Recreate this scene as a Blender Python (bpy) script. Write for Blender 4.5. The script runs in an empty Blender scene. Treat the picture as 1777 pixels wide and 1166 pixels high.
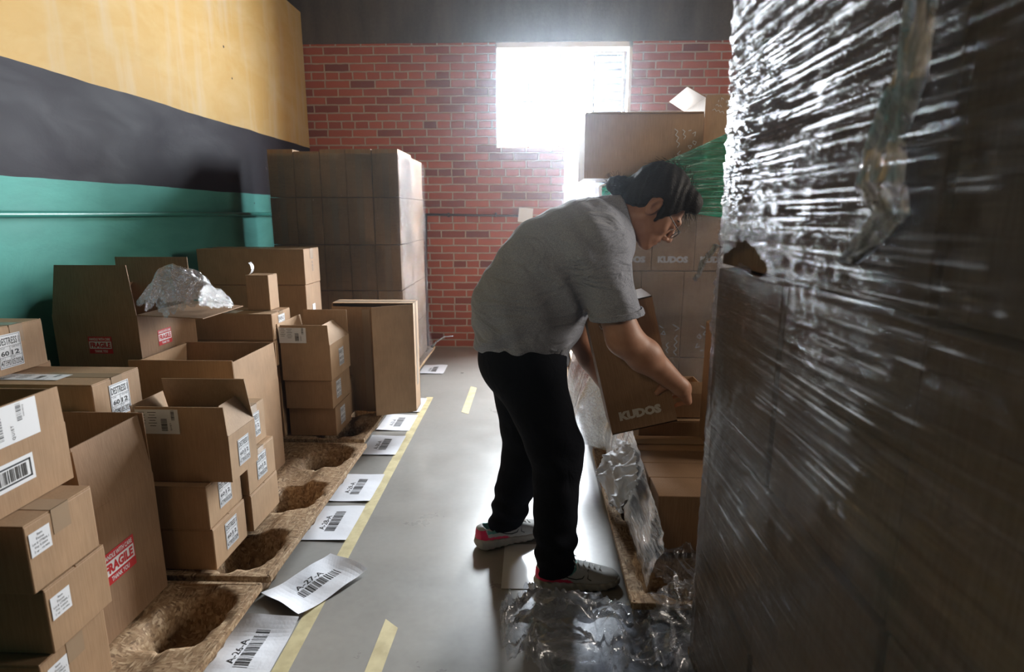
import bpy, bmesh, math, random
import numpy as np
from mathutils import Vector, Matrix, noise as mnoise
random.seed(7)
C = bpy.context.scene.collection
sc = bpy.context.scene

# ------------------------------------------------------------------ camera, light, exposure
cam_d = bpy.data.cameras.new('camera'); cam = bpy.data.objects.new('camera', cam_d); C.objects.link(cam)
PITCH, YAW = math.radians(11.71), math.radians(1.983)
cam.location = (0, 0, 1.3)
cam.rotation_euler = (math.radians(90) - PITCH, 0, YAW)
cam_d.sensor_width = 36.0; cam_d.sensor_fit = 'HORIZONTAL'
cam_d.lens = 1018.0 / 1777.0 * 36.0
cam_d.clip_start = 0.02; cam_d.clip_end = 60
cam_d.dof.use_dof = True; cam_d.dof.focus_distance = 2.35; cam_d.dof.aperture_fstop = 3.5
sc.camera = cam
sc.view_settings.view_transform = 'Standard'; sc.view_settings.look = 'None'
sc.view_settings.gamma = 1.0; sc.view_settings.use_curve_mapping = False
sc.view_settings.exposure = -0.22
sc.cycles.use_denoising = True
sc.cycles.max_bounces = 10; sc.cycles.diffuse_bounces = 2; sc.cycles.transparent_max_bounces = 24
sc.cycles.sample_clamp_indirect = 6.0
sc.cycles.caustics_reflective = False; sc.cycles.caustics_refractive = False
sc.cycles.volume_bounces = 0

world = bpy.data.worlds.new('world'); sc.world = world; world.use_nodes = True
wn = world.node_tree
wn.nodes['Background'].inputs[0].default_value = (0.75, 0.88, 1.0, 1)
wn.nodes['Background'].inputs[1].default_value = 0.6
vs = wn.nodes.new('ShaderNodeVolumeScatter')          # scattering haze added to stand in for lens glare around the window
vs.inputs['Color'].default_value = (0.82, 0.9, 1.0, 1)
vs.inputs['Density'].default_value = HAZE = 0.006
vs.inputs['Anisotropy'].default_value = 0.93
wn.links.new(vs.outputs[0], wn.nodes['World Output'].inputs['Volume'])

def area(name, loc, rot, sx, sy, power, col=(1, 1, 1), spread=180):
    l = bpy.data.lights.new(name, 'AREA'); l.shape = 'RECTANGLE'; l.size = sx; l.size_y = sy
    l.energy = power; l.color = col; l.spread = math.radians(spread)
    o = bpy.data.objects.new(name, l); C.objects.link(o); o.location = loc; o.rotation_euler = rot
    return o
R90 = math.radians(90)
# daylight standing in the two window openings of the end wall
area('daylight_high_window', (0.27, 6.12, 2.42), (-R90, 0, 0), 1.5, 1.25, 980, (0.86, 0.94, 1.0))
area('daylight_low_window', (0.78, 6.08, 1.25), (-R90, 0, 0), 1.1, 1.6, 700, (0.9, 0.96, 1.0))
# daylight in the clerestory window of the right-hand wall
area('daylight_side_window', (3.42, 2.25, 2.0), (0, R90 + 0.3, 0), 1.0, 1.5, 120, (1.0, 0.90, 0.78))
# a warm reflector lamp of the hall behind the photographer
rl = area('warehouse_lamp', (-1.5, -2.6, 2.9), (0, 0, 0), 0.5, 0.5, 1.4, (1.0, 0.78, 0.56), 34)
rl.rotation_euler = (Vector((0.85, 2.9, 1.2)) - rl.location).to_track_quat('-Z', 'Y').to_euler()

# ------------------------------------------------------------------ materials
M = {}
def mat(name, col=(0.5, 0.5, 0.5), rough=0.6, spec=0.5, metal=0.0, **k):
    m = bpy.data.materials.new(name); m.use_nodes = True
    b = m.node_tree.nodes['Principled BSDF']
    b.inputs['Base Color'].default_value = (*col, 1); b.inputs['Roughness'].default_value = rough
    b.inputs['Specular IOR Level'].default_value = spec; b.inputs['Metallic'].default_value = metal
    for kk, v in k.items(): b.inputs[kk].default_value = v
    M[name] = m
    return m
def nd(m, t, **k):
    n = m.node_tree.nodes.new(t)
    for kk, v in k.items(): setattr(n, kk, v)
    return n
def lk(m, a, b): m.node_tree.links.new(a, b)
def coords(m, scale=(1, 1, 1), rot=(0, 0, 0), geo=False, loc=(0, 0, 0)):
    mp = nd(m, 'ShaderNodeMapping'); mp.inputs['Scale'].default_value = scale; mp.inputs['Rotation'].default_value = rot
    mp.inputs['Location'].default_value = loc
    if geo: lk(m, nd(m, 'ShaderNodeNewGeometry').outputs['Position'], mp.inputs[0])
    else: lk(m, nd(m, 'ShaderNodeTexCoord').outputs['Object'], mp.inputs[0])
    return mp.outputs[0]
def noise(m, vec, scale, detail=4, rough=0.55, dist=0.0):
    n = nd(m, 'ShaderNodeTexNoise'); n.inputs['Scale'].default_value = scale; n.inputs['Detail'].default_value = detail
    n.inputs['Roughness'].default_value = rough; n.inputs['Distortion'].default_value = dist; lk(m, vec, n.inputs['Vector'])
    return n.outputs['Fac']
def ramp(m, fac, stops, interp='LINEAR'):
    r = nd(m, 'ShaderNodeValToRGB'); r.color_ramp.interpolation = interp
    el = r.color_ramp.elements
    while len(el) < len(stops): el.new(0.5)
    for e, (p, c) in zip(el, stops):
        e.position = p; e.color = (*c, 1) if len(c) == 3 else c
    lk(m, fac, r.inputs[0]); return r.outputs[0]
def mixc(m, fac, a, b, mode='MIX'):
    n = nd(m, 'ShaderNodeMix', data_type='RGBA', blend_type=mode)
    for s, v in ((n.inputs[0], fac), (n.inputs[6], a), (n.inputs[7], b)):
        if hasattr(v, 'is_linked') or hasattr(v, 'links'): lk(m, v, s)
        elif isinstance(v, tuple): s.default_value = (*v, 1) if len(v) == 3 else v
        else: s.default_value = v
    return n.outputs[2]
def bump(m, h, strength=0.3, dist=0.005, prev=None):
    b = nd(m, 'ShaderNodeBump'); b.inputs['Strength'].default_value = strength; b.inputs['Distance'].default_value = dist
    lk(m, h, b.inputs['Height'])
    if prev is not None: lk(m, prev, b.inputs['Normal'])
    return b.outputs[0]
def base(m, s): lk(m, s, m.node_tree.nodes['Principled BSDF'].inputs['Base Color'])
def norm(m, s): lk(m, s, m.node_tree.nodes['Principled BSDF'].inputs['Normal'])
def rgh(m, s): lk(m, s, m.node_tree.nodes['Principled BSDF'].inputs['Roughness'])

def kraft(name, c, seed=0):
    m = mat(name, c, 0.72, 0.3)
    v = coords(m, (1, 1, 1), loc=(seed, seed * .7, 0))
    n1 = noise(m, v, 9, 5); n2 = noise(m, coords(m, (260, 260, 14)), 1.0, 2)
    col = ramp(m, n1, [(0.25, tuple(x * 0.86 for x in c)), (0.75, tuple(min(1, x * 1.12) for x in c))])
    col = mixc(m, 0.12, col, ramp(m, n2, [(0.3, (0.1, 0.07, 0.04)), (0.7, (0.6, 0.45, 0.3))]))
    base(m, col)
    norm(m, bump(m, n2, 0.10, 0.0008, bump(m, noise(m, v, 5, 3), 0.25, 0.01)))
    return m
kraft('kraft', (0.39, 0.235, 0.127))
kraft('kraft_light', (0.46, 0.29, 0.165), 3)
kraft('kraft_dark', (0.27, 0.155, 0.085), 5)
kraft('kraft_deep', (0.15, 0.088, 0.052), 8)  # darkest kraft: weaker light on the near stack put into its colour
mat('tape', (0.36, 0.25, 0.16), 0.25, 0.5); mat('tape_clear', (0.45, 0.36, 0.28), 0.15, 0.6)
mat('label_white', (0.82, 0.82, 0.84), 0.55); mat('ink', (0.012, 0.012, 0.014), 0.5)
mat('label_cream', (0.62, 0.58, 0.5), 0.55); mat('sticker_red', (0.55, 0.02, 0.025), 0.45)
mat('print_white', (0.62, 0.58, 0.53), 0.8); mat('seam', (0.05, 0.03, 0.02), 0.9)
m = mat('paper', (0.8, 0.81, 0.86), 0.5); v = coords(m)
norm(m, bump(m, noise(m, v, 14, 4), 0.25, 0.01))

# pressed wood pallets
m = mat('presswood', (0.4, 0.25, 0.13), 0.75, 0.25)
v = coords(m, (1, 1, 1)); vo = nd(m, 'ShaderNodeTexVoronoi'); vo.inputs['Scale'].default_value = 1
vn = noise(m, v, 30, 3)
mp = coords(m, (70, 190, 90), (0, 0, 0.6)); lk(m, mp, vo.inputs['Vector'])
col = ramp(m, vo.outputs['Color'], [(0.0, (0.12, 0.065, 0.032)), (0.35, (0.28, 0.17, 0.09)), (0.7, (0.40, 0.27, 0.155)), (1.0, (0.62, 0.47, 0.30))])
vo2 = nd(m, 'ShaderNodeTexVoronoi'); vo2.inputs['Scale'].default_value = 1; lk(m, coords(m, (200, 60, 90), (0, 0, -0.3)), vo2.inputs['Vector'])
col2 = ramp(m, vo2.outputs['Color'], [(0.0, (0.10, 0.055, 0.026)), (0.5, (0.29, 0.18, 0.095)), (1.0, (0.55, 0.41, 0.26))])
base(m, mixc(m, ramp(m, vn, [(0.42, (0, 0, 0)), (0.58, (1, 1, 1))]), col, col2))
norm(m, bump(m, vo.outputs['Color'], 0.35, 0.002))
m = mat('pallet_wood', (0.42, 0.27, 0.15), 0.7, 0.3); n = noise(m, coords(m, (3, 40, 40)), 1, 4)
base(m, ramp(m, n, [(0.3, (0.3, 0.18, 0.09)), (0.7, (0.5, 0.34, 0.2))]))

# painted left wall: teal / black / yellow bands
m = mat('wall_paint', (0.3, 0.3, 0.3), 0.7, 0.25)
g = nd(m, 'ShaderNodeNewGeometry'); sx = nd(m, 'ShaderNodeSeparateXYZ'); lk(m, g.outputs['Position'], sx.inputs[0])
pz = sx.outputs['Z']
wob = nd(m, 'ShaderNodeMath', operation='MULTIPLY_ADD'); lk(m, noise(m, coords(m, (1, 1, 1), geo=True), 2.2, 3), wob.inputs[0]); wob.inputs[1].default_value = 0.02; lk(m, pz, wob.inputs[2])
v = coords(m, geo=True)
smear = noise(m, coords(m, (1, 2.2, 5), geo=True), 1.0, 5, 0.6, 0.6)
vert = noise(m, coords(m, (1, 9, 1.2), geo=True), 1.0, 4)
teal = mixc(m, ramp(m, smear, [(0.35, (0, 0, 0)), (0.7, (1, 1, 1))]), (0.075, 0.31, 0.27), (0.12, 0.41, 0.36))
black = mixc(m, smear, (0.012, 0.010, 0.016), (0.02, 0.017, 0.025))
yel = mixc(m, ramp(m, smear, [(0.4, (0, 0, 0)), (0.66, (1, 1, 1))]), (0.52, 0.33, 0.105), (0.57, 0.40, 0.18))
yel = mixc(m, ramp(m, vert, [(0.5, (0, 0, 0)), (0.75, (0.7, 0.7, 0.7))]), yel, (0.55, 0.44, 0.29))
def step(s, edge):
    n = nd(m, 'ShaderNodeMath', operation='GREATER_THAN'); lk(m, s, n.inputs[0]); n.inputs[1].default_value = edge; return n.outputs[0]
c1 = mixc(m, step(wob.outputs[0], 1.461), teal, black)
c2 = mixc(m, step(wob.outputs[0], 1.921), c1, yel)
sp = nd(m, 'ShaderNodeTexVoronoi'); sp.inputs['Scale'].default_value = 3.1; lk(m, v, sp.inputs['Vector'])
spot = nd(m, 'ShaderNodeMath', operation='LESS_THAN'); lk(m, sp.outputs['Distance'], spot.inputs[0]); spot.inputs[1].default_value = 0.028
base(m, mixc(m, spot.outputs[0], c2, (0.03, 0.02, 0.015)))
norm(m, bump(m, smear, 0.35, 0.012, bump(m, noise(m, v, 60, 3), 0.12, 0.002)))
rgh(m, ramp(m, smear, [(0.3, (0.6,) * 3), (0.7, (0.75,) * 3)]))

# brick
m = mat('brick', (0.3, 0.1, 0.06), 0.85, 0.2)
br = nd(m, 'ShaderNodeTexBrick'); br.offset = 0.5; br.squash = 0.55; br.squash_frequency = 6
mp = coords(m, (1, 1, 1), (R90, 0, 0), geo=True, loc=(0.06, 0.0, 0))
dn = nd(m, 'ShaderNodeTexNoise'); dn.inputs['Scale'].default_value = 14; lk(m, mp, dn.inputs['Vector'])
sub = nd(m, 'ShaderNodeVectorMath', operation='MULTIPLY_ADD'); lk(m, dn.outputs['Color'], sub.inputs[0]); sub.inputs[1].default_value = (0.009, 0.009, 0); lk(m, mp, sub.inputs[2])
lk(m, sub.outputs[0], br.inputs['Vector'])
br.inputs['Scale'].default_value = 1; br.inputs['Brick Width'].default_value = 0.232; br.inputs['Row Height'].default_value = 0.0715
br.inputs['Mortar Size'].default_value = 0.0075; br.inputs['Mortar Smooth'].default_value = 0.25; br.inputs['Bias'].default_value = 0.0
br.inputs['Color1'].default_value = (0, 0, 0, 1); br.inputs['Color2'].default_value = (1, 1, 1, 1); br.inputs['Mortar'].default_value = (0.5, 0.5, 0.5, 1)
bc = ramp(m, br.outputs['Color'], [(0.0, (0.10, 0.03, 0.035)), (0.14, (0.25, 0.05, 0.035)), (0.35, (0.42, 0.09, 0.05)), (0.75, (0.52, 0.125, 0.07)), (1.0, (0.36, 0.075, 0.045))])
bc = mixc(m, 0.35, bc, mixc(m, noise(m, coords(m, geo=True), 1.3, 4), (0.2, 0.06, 0.05), (0.6, 0.2, 0.12)))
base(m, mixc(m, br.outputs['Fac'], bc, mixc(m, noise(m, mp, 20, 3), (0.42, 0.31, 0.25), (0.62, 0.5, 0.42))))
inv = nd(m, 'ShaderNodeMath', operation='SUBTRACT'); inv.inputs[0].default_value = 1; lk(m, br.outputs['Fac'], inv.inputs[1])
norm(m, bump(m, inv.outputs[0], 0.8, 0.012, bump(m, noise(m, mp, 70, 4), 0.4, 0.004)))

def conc(name, a, b, rough, stretch=(1, 1, 1), sc_=2.0, bs=0.2):
    m = mat(name, a, rough, 0.5)
    n1 = noise(m, coords(m, stretch, geo=True), sc_, 6, 0.6); n2 = noise(m, coords(m, geo=True), 38, 4)
    c = ramp(m, n1, [(0.3, a), (0.7, b)]); base(m, mixc(m, 0.25, c, ramp(m, n2, [(0.3, a), (0.7, b)])))
    norm(m, bump(m, n2, bs, 0.002)); return m
m = conc('concrete_beam', (0.065, 0.052, 0.043), (0.15, 0.12, 0.098), 0.9, (3.5, 1, 0.8), 1.6, 0.5)
m = conc('concrete_floor', (0.25, 0.24, 0.225), (0.36, 0.35, 0.33), 0.4, (1, 1, 1), 1.8, 0.12)
m.node_tree.nodes['Principled BSDF'].inputs['Specular IOR Level'].default_value = 0.95
n = noise(m, coords(m, geo=True), 3.1, 6, 0.65)
rgh(m, ramp(m, n, [(0.3, (0.26,) * 3), (0.7, (0.36,) * 3)]))
spk = nd(m, 'ShaderNodeTexVoronoi'); spk.inputs['Scale'].default_value = 26; lk(m, coords(m, geo=True), spk.inputs['Vector'])
mat('dark_paint', (0.02, 0.018, 0.017), 0.9); mat('plaster', (0.05, 0.043, 0.038), 0.8)
mat('window_frame', (0.16, 0.17, 0.19), 0.5); mat('white_trim', (0.8, 0.68, 0.58), 0.5); mat('louvre', (0.3, 0.32, 0.35), 0.5)
mat('conduit_teal', (0.05, 0.27, 0.23), 0.35); mat('conduit_dark', (0.07, 0.045, 0.04), 0.5)
m = mat('masking_tape', (0.60, 0.51, 0.28), 0.6); 
base(m, ramp(m, noise(m, coords(m, geo=True), 16, 4), [(0.3, (0.46, 0.38, 0.2)), (0.6, (0.63, 0.545, 0.31))]))
mat('sleeve_plastic', (0.72, 0.73, 0.76), 0.12, 0.6)

def film(name, tint=(0.9, 0.93, 1.0), haze=0.10, gloss=0.25, scale=(1, 60, 8), rot=(0, 0, 0), bs=0.6, bd=0.01, rough=0.12, patchy=0.5, through=None, calm=None):
    """stretch film: clear sheet with a glossy, streaky skin"""
    m = bpy.data.materials.new(name); m.use_nodes = True; M[name] = m
    nt = m.node_tree; nt.nodes.remove(nt.nodes['Principled BSDF']); out = nt.nodes['Material Output']
    tr = nd(m, 'ShaderNodeBsdfTransparent'); tr.inputs[0].default_value = (*(through or tint), 1)
    gl = nd(m, 'ShaderNodeBsdfGlossy'); gl.inputs['Roughness'].default_value = rough
    df = nd(m, 'ShaderNodeBsdfTranslucent'); df.inputs[0].default_value = (*tint, 1)
    d2 = nd(m, 'ShaderNodeBsdfDiffuse'); d2.inputs[0].default_value = (*tint, 1)
    v = coords(m, scale, rot)
    n1 = noise(m, v, 1.0, 5, 0.65, 0.8); n2 = noise(m, coords(m, (1, 1, 1)), 3.0, 3, 0.5, 0.5)
    nn = bump(m, n1, bs, bd, bump(m, n2, 0.5, 0.05))
    if calm:        # the sheet is pulled flat below this height: weaker creases there
        g_ = nd(m, 'ShaderNodeSeparateXYZ'); lk(m, nd(m, 'ShaderNodeNewGeometry').outputs['Position'], g_.inputs[0])
        rg_ = nd(m, 'ShaderNodeMapRange'); rg_.inputs['From Min'].default_value = calm - .12; rg_.inputs['From Max'].default_value = calm + .12; rg_.inputs['To Min'].default_value = 0.42; rg_.inputs['To Max'].default_value = bs
        lk(m, g_.outputs['Z'], rg_.inputs['Value'])
        for nb in [q_ for q_ in nt.nodes if q_.type == 'BUMP']: lk(m, rg_.outputs[0], nb.inputs['Strength'])
        gl.inputs['Roughness'].default_value = 0.07
    for s in (gl, df, d2): lk(m, nn, s.inputs['Normal'])
    dd = nd(m, 'ShaderNodeMixShader'); dd.inputs[0].default_value = 0.5; lk(m, d2.outputs[0], dd.inputs[1]); lk(m, df.outputs[0], dd.inputs[2])
    m1 = nd(m, 'ShaderNodeMixShader'); lk(m, tr.outputs[0], m1.inputs[1]); lk(m, dd.outputs[0], m1.inputs[2])
    hz = ramp(m, n1, [(0.4, (haze * 0.3,) * 3), (0.75, (min(1, haze * 2.2),) * 3)]); lk(m, hz, m1.inputs[0])
    m2 = nd(m, 'ShaderNodeMixShader'); lk(m, m1.outputs[0], m2.inputs[1]); lk(m, gl.outputs[0], m2.inputs[2])
    lw = nd(m, 'ShaderNodeFresnel'); lw.inputs[0].default_value = 1.5; lk(m, nn, lw.inputs['Normal'])
    pa = ramp(m, n2, [(0.35, ((1 - patchy),) * 3), (0.65, (1, 1, 1))])
    mu = nd(m, 'ShaderNodeMath', operation='MULTIPLY'); lk(m, lw.outputs[0], mu.inputs[0]); lk(m, pa, mu.inputs[1])
    ad = nd(m, 'ShaderNodeMath', operation='ADD', use_clamp=True); ad.inputs[1].default_value = gloss * 0.25; lk(m, mu.outputs[0], ad.inputs[0])
    lk(m, ad.outputs[0], m2.inputs[0])
    lk(m, m2.outputs[0], out.inputs['Surface']); return m

# ------------------------------------------------------------------ mesh helpers
def mesh_obj(name, verts, faces, mats, parent=None, fm=None, smooth=False):
    me = bpy.data.meshes.new(name); me.from_pydata([tuple(v) for v in verts], [], faces)
    for mm in (mats if isinstance(mats, (list, tuple)) else [mats]): me.materials.append(M[mm])
    if fm is not None: me.polygons.foreach_set('material_index', fm)
    if smooth: me.polygons.foreach_set('use_smooth', [True] * len(me.polygons))
    me.update(); o = bpy.data.objects.new(name, me); C.objects.link(o)
    if parent: o.parent = parent
    return o
def bm_obj(name, bm, mats, parent=None, smooth=False):
    me = bpy.data.meshes.new(name); bm.to_mesh(me); bm.free()
    for mm in (mats if isinstance(mats, (list, tuple)) else [mats]): me.materials.append(M[mm])
    if smooth: me.polygons.foreach_set('use_smooth', [True] * len(me.polygons))
    o = bpy.data.objects.new(name, me); C.objects.link(o)
    if parent: o.parent = parent
    return o
def add_box(bm, x0, x1, y0, y1, z0, z1, bev=0.0, mi=0):
    vs_ = [bm.verts.new(p) for p in ((x0, y0, z0), (x1, y0, z0), (x1, y1, z0), (x0, y1, z0), (x0, y0, z1), (x1, y0, z1), (x1, y1, z1), (x0, y1, z1))]
    fs = [bm.faces.new([vs_[i] for i in f]) for f in ((3, 2, 1, 0), (4, 5, 6, 7), (0, 1, 5, 4), (1, 2, 6, 5), (2, 3, 7, 6), (3, 0, 4, 7))]
    for f in fs: f.material_index = mi
    if bev > 0: bmesh.ops.bevel(bm, geom=list({e for f in fs for e in f.edges}), offset=bev, segments=2, affect='EDGES', profile=0.5)
def box_obj(name, x0, x1, y0, y1, z0, z1, m, parent=None, bev=0.0):
    bm = bmesh.new(); add_box(bm, x0, x1, y0, y1, z0, z1, bev); return bm_obj(name, bm, m, parent)
def tube_geo(pts, rad, seg=8, caps=True):
    pts = [Vector(p) for p in pts]; n = len(pts); rs = rad if isinstance(rad, (list, tuple)) else [rad] * n
    V_, F_ = [], []; up = Vector((0, 0, 1)); prev = None
    for i, p in enumerate(pts):
        t = (pts[min(i + 1, n - 1)] - pts[max(i - 1, 0)]).normalized()
        a = t.cross(up) if prev is None else prev - t * prev.dot(t)
        if a.length < 1e-4: a = t.cross(Vector((1, 0, 0)))
        a.normalize(); prev = a; b = t.cross(a)
        for k in range(seg):
            w = 2 * math.pi * k / seg; V_.append(p + (a * math.cos(w) + b * math.sin(w)) * rs[i])
    for i in range(n - 1):
        for k in range(seg):
            k2 = (k + 1) % seg; F_.append((i * seg + k, i * seg + k2, (i + 1) * seg + k2, (i + 1) * seg + k))
    if caps: F_.append(tuple(range(seg - 1, -1, -1))); F_.append(tuple((n - 1) * seg + k for k in range(seg)))
    return V_, F_
def tube(name, pts, rad, m, parent=None, seg=8):
    v, f = tube_geo(pts, rad, seg); return mesh_obj(name, v, f, m, parent, smooth=True)
def join_geo(parts):
    V_, F_ = [], []
    for v, f in parts:
        o = len(V_); V_ += list(v); F_ += [tuple(i + o for i in q) for q in f]
    return V_, F_
def tag(o, label, cat, group=None, kind=None):
    o['label'] = label; o['category'] = cat
    if group: o['group'] = group
    if kind: o['kind'] = kind
    return o
def struct(o): o['kind'] = 'structure'; return o
def empty(name, loc=(0, 0, 0), rot=(0, 0, 0)):
    o = bpy.data.objects.new(name, None); C.objects.link(o); o.location = loc; o.rotation_euler = rot; o.empty_display_size = 0.05
    return o

# ------------------------------------------------------------------ lettering and labels
_tc = {}
def text2d(s, w=None, h=None, bold=0.0, spacing=1.0):
    """text as 2-D polygons centred on 0,0 and fitted in w x h"""
    key = (s, bold, spacing)
    if key not in _tc:
        cu = bpy.data.curves.new('lettering', 'FONT'); cu.body = s; cu.resolution_u = 2; cu.offset = bold; cu.space_character = spacing
        o = bpy.data.objects.new('lettering', cu); me = o.to_mesh()
        V_ = [(v.co.x, v.co.y) for v in me.vertices]; F_ = [tuple(p.vertices) for p in me.polygons]
        o.to_mesh_clear(); bpy.data.objects.remove(o); bpy.data.curves.remove(cu)
        a = np.array(V_) if V_ else np.zeros((1, 2)); _tc[key] = (a, F_)
    a, F_ = _tc[key]; lo, hi = a.min(0), a.max(0); d = np.maximum(hi - lo, 1e-6)
    b = (a - (lo + hi) / 2)
    k = [w / d[0] if w else None, h / d[1] if h else None]
    kx = k[0] if k[0] else k[1]; ky = k[1] if k[1] else k[0]
    return b * np.array([kx, ky]), F_
class Canvas:
    """a printed sheet: paper body plus ink polygons lying on it"""
    def __init__(s, w, h, paper='label_white', t=0.0006, corners=None):
        s.V, s.F, s.I, s.mats, s.t = [], [], [], [], t
        if paper: s.rect(0, 0, w, h, paper, -1)
        s.w, s.h = w, h
    def mi(s, m):
        if m not in s.mats: s.mats.append(m)
        return s.mats.index(m)
    def poly(s, pts, faces, m, lvl=1):
        o = len(s.V); z = s.t * 0.5 * lvl if lvl > 0 else 0
        s.V += [(p[0], p[1], s.t + z) for p in pts]; s.F += [tuple(i + o for i in f) for f in faces]; s.I += [s.mi(m)] * len(faces)
    def rect(s, x, y, w, h, m='ink', lvl=1):
        s.poly([(x - w / 2, y - h / 2), (x + w / 2, y - h / 2), (x + w / 2, y + h / 2), (x - w / 2, y + h / 2)], [(0, 1, 2, 3)], m, lvl)
    def frame(s, x, y, w, h, t, m='ink', lvl=1):
        s.rect(x, y + h / 2 - t / 2, w, t, m, lvl); s.rect(x, y - h / 2 + t / 2, w, t, m, lvl)
        s.rect(x - w / 2 + t / 2, y, t, h, m, lvl); s.rect(x + w / 2 - t / 2, y, t, h, m, lvl)
    def text(s, txt, x, y, w=None, h=None, m='ink', bold=0.0, rot=0, lvl=1, spacing=1.0):
        a, f = text2d(txt, w, h, bold, spacing); c_, s_ = math.cos(rot), math.sin(rot)
        a = a @ np.array([[c_, s_], [-s_, c_]]) + np.array([x, y]); s.poly(a.tolist(), f, m, lvl)
    def bars(s, x, y, w, h, n=26, vertical=False, m='ink', seed=1):
        r = random.Random(seed); ws = [r.choice((1, 1, 2, 3)) for _ in range(2 * n + 1)]; tot = sum(ws); L = h if vertical else w; p = -L / 2
        for i, q in enumerate(ws):
            l = q / tot * L
            if i % 2 == 0:
                if vertical: s.rect(x, y + p + l / 2, w, l, m)
                else: s.rect(x + p + l / 2, y, l, h, m)
            p += l
    def line(s, pts, t, m):
        for a, b in zip(pts[:-1], pts[1:]):
            a = np.array(a); b = np.array(b); d = b - a; n = np.array([-d[1], d[0]]) / (np.hypot(*d) + 1e-9) * t / 2
            s.poly([tuple(a - n), tuple(b - n), tuple(b + n), tuple(a + n)], [(0, 1, 2, 3)], m)
    def mesh(s, name):
        me = bpy.data.meshes.new(name); me.from_pydata(s.V, [], s.F)
        for m_ in s.mats: me.materials.append(M[m_])
        me.polygons.foreach_set('material_index', s.I); me.update(); return me
_lab = {}
def lab_mesh(kind):
    if kind in _lab: return _lab[kind]
    if kind in ('destress', 'energy'):
        c = Canvas(0.078, 0.095); c.frame(0, 0, 0.073, 0.090, 0.0012)
        top, lot, dt = ('DESTRESS I', '47390', '05/2024') if kind == 'destress' else ('ENERGY', '45200', '12/2023')
        c.text(top, 0, 0.028, 0.066, 0.020, bold=0.01); c.rect(0, 0.013, 0.073, 0.001); c.rect(0, -0.016, 0.073, 0.001); c.rect(0.0, -0.001, 0.001, 0.029)
        c.text('COUNT', -0.024, 0.009, 0.016, 0.004); c.text('CASE PACK', 0.019, 0.009, 0.026, 0.004)
        c.text('60', -0.018, -0.006, 0.026, 0.014, bold=0.03); c.text('12', 0.016, -0.006, 0.026, 0.014, bold=0.03)
        c.text('LOT #', -0.026, -0.020, 0.014, 0.004); c.text('EXP', 0.008, -0.020, 0.01, 0.004)
        c.text(lot, -0.019, -0.033, 0.030, 0.017, bold=0.005); c.text(dt, 0.018, -0.033, 0.034, 0.017, bold=0.005); c.rect(-0.001, -0.030, 0.001, 0.028)
    elif kind == 'fragile':
        c = Canvas(0.10, 0.072, 'sticker_red'); c.text('HANDLE WITH CARE', 0, 0.025, 0.088, 0.011, 'label_white', 0.02)
        c.rect(0, 0.0, 0.094, 0.031, 'label_white', 1); c.text('FRAGILE', 0, 0.0, 0.086, 0.023, 'sticker_red', 0.05, lvl=2)
        c.text('THANK YOU', 0, -0.026, 0.055, 0.011, 'label_white', 0.02)
    elif kind == 'shipping':
        c = Canvas(0.30, 0.095, 'label_white')
        for i in range(7): c.rect(-0.115 + 0.004 * (i % 2), 0.035 - 0.011 * i, 0.045 - 0.006 * (i % 3), 0.003)
        for i in range(6): c.rect(-0.045, 0.032 - 0.011 * i, 0.05 - 0.012 * (i % 2), 0.003)
        c.bars(-0.12, -0.03, 0.03, 0.022, 10); c.bars(0.035, -0.005, 0.028, 0.055, 16, True, seed=4)
        c.text('QUIET', 0.075, -0.022, 0.036, 0.009, rot=R90, bold=0.01, spacing=1.3); c.bars(0.098, 0.022, 0.014, 0.042, 14, True, seed=9); c.text('X0018DQ', 0.111, 0.022, 0.03, 0.005, rot=R90)
    elif kind == 'shipping_small':
        c = Canvas(0.14, 0.085, 'label_white')
        for i in range(5): c.rect(-0.05, 0.03 - 0.009 * i, 0.02 + 0.006 * (i % 2), 0.002)
        for i in range(6): c.rect(-0.015, 0.03 - 0.009 * i, 0.028 - 0.008 * (i % 2), 0.002)
        c.bars(0.022, -0.012, 0.02, 0.04, 14, True, seed=3); c.text('QUIET', 0.043, -0.018, 0.026, 0.006, rot=R90, bold=0.01, spacing=1.2); c.bars(0.052, 0.02, 0.011, 0.032, 12, True, seed=2)
    elif kind == 'barcode_long':
        c = Canvas(0.155, 0.062); c.frame(0, 0, 0.14, 0.044, 0.004); c.bars(0, 0, 0.115, 0.03, 34, seed=12)
    elif kind == 'focus':
        c = Canvas(0.055, 0.055)
        for i, (t, w) in enumerate((('Item', 0.014), ('Focus', 0.02), ('Lot # 17760A-1', 0.044), ('Exp 5/2024', 0.034), ('2 up - 10 MN', 0.040))):
            c.text(t, 0, 0.019 - 0.0095 * i, w, 0.0062)
    elif kind == 'barcode_small':
        c = Canvas(0.07, 0.03, 'label_cream'); c.frame(0, 0, 0.064, 0.024, 0.003); c.bars(0, 0, 0.05, 0.016, 9, seed=3)
    elif kind == 'tag':
        c = Canvas(0.05, 0.07); c.text('A-28-A', 0.002, 0.0, 0.032, 0.008, rot=0.2)
    elif kind == 'kudos':
        c = Canvas(0.15, 0.04, None); c.text('KUDOS', 0, 0, 0.150, 0.034, 'print_white', 0.07)
    elif kind == 'fully':
        c = Canvas(0.1, 0.1, None); r = random.Random(3)
        c.text('FULLY', 0.0, 0.012, 0.05, 0.017, 'print_white', 0.01, 0.35); c.text('LOADED', 0.006, -0.012, 0.062, 0.017, 'print_white', 0.01, 0.35)
        c.text('DE', -0.025, 0.034, 0.02, 0.015, 'print_white', 0.01, 0.35)
        for k in range(3): c.line([(0.036 + 0.005 * math.cos(a), -0.036 + 0.007 * math.sin(a + k)) for a in (k * 2.1, k * 2.1 + 2.6)], 0.002, 'print_white')
    elif kind == 'squiggle':
        c = Canvas(0.1, 0.1, None)
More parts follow.
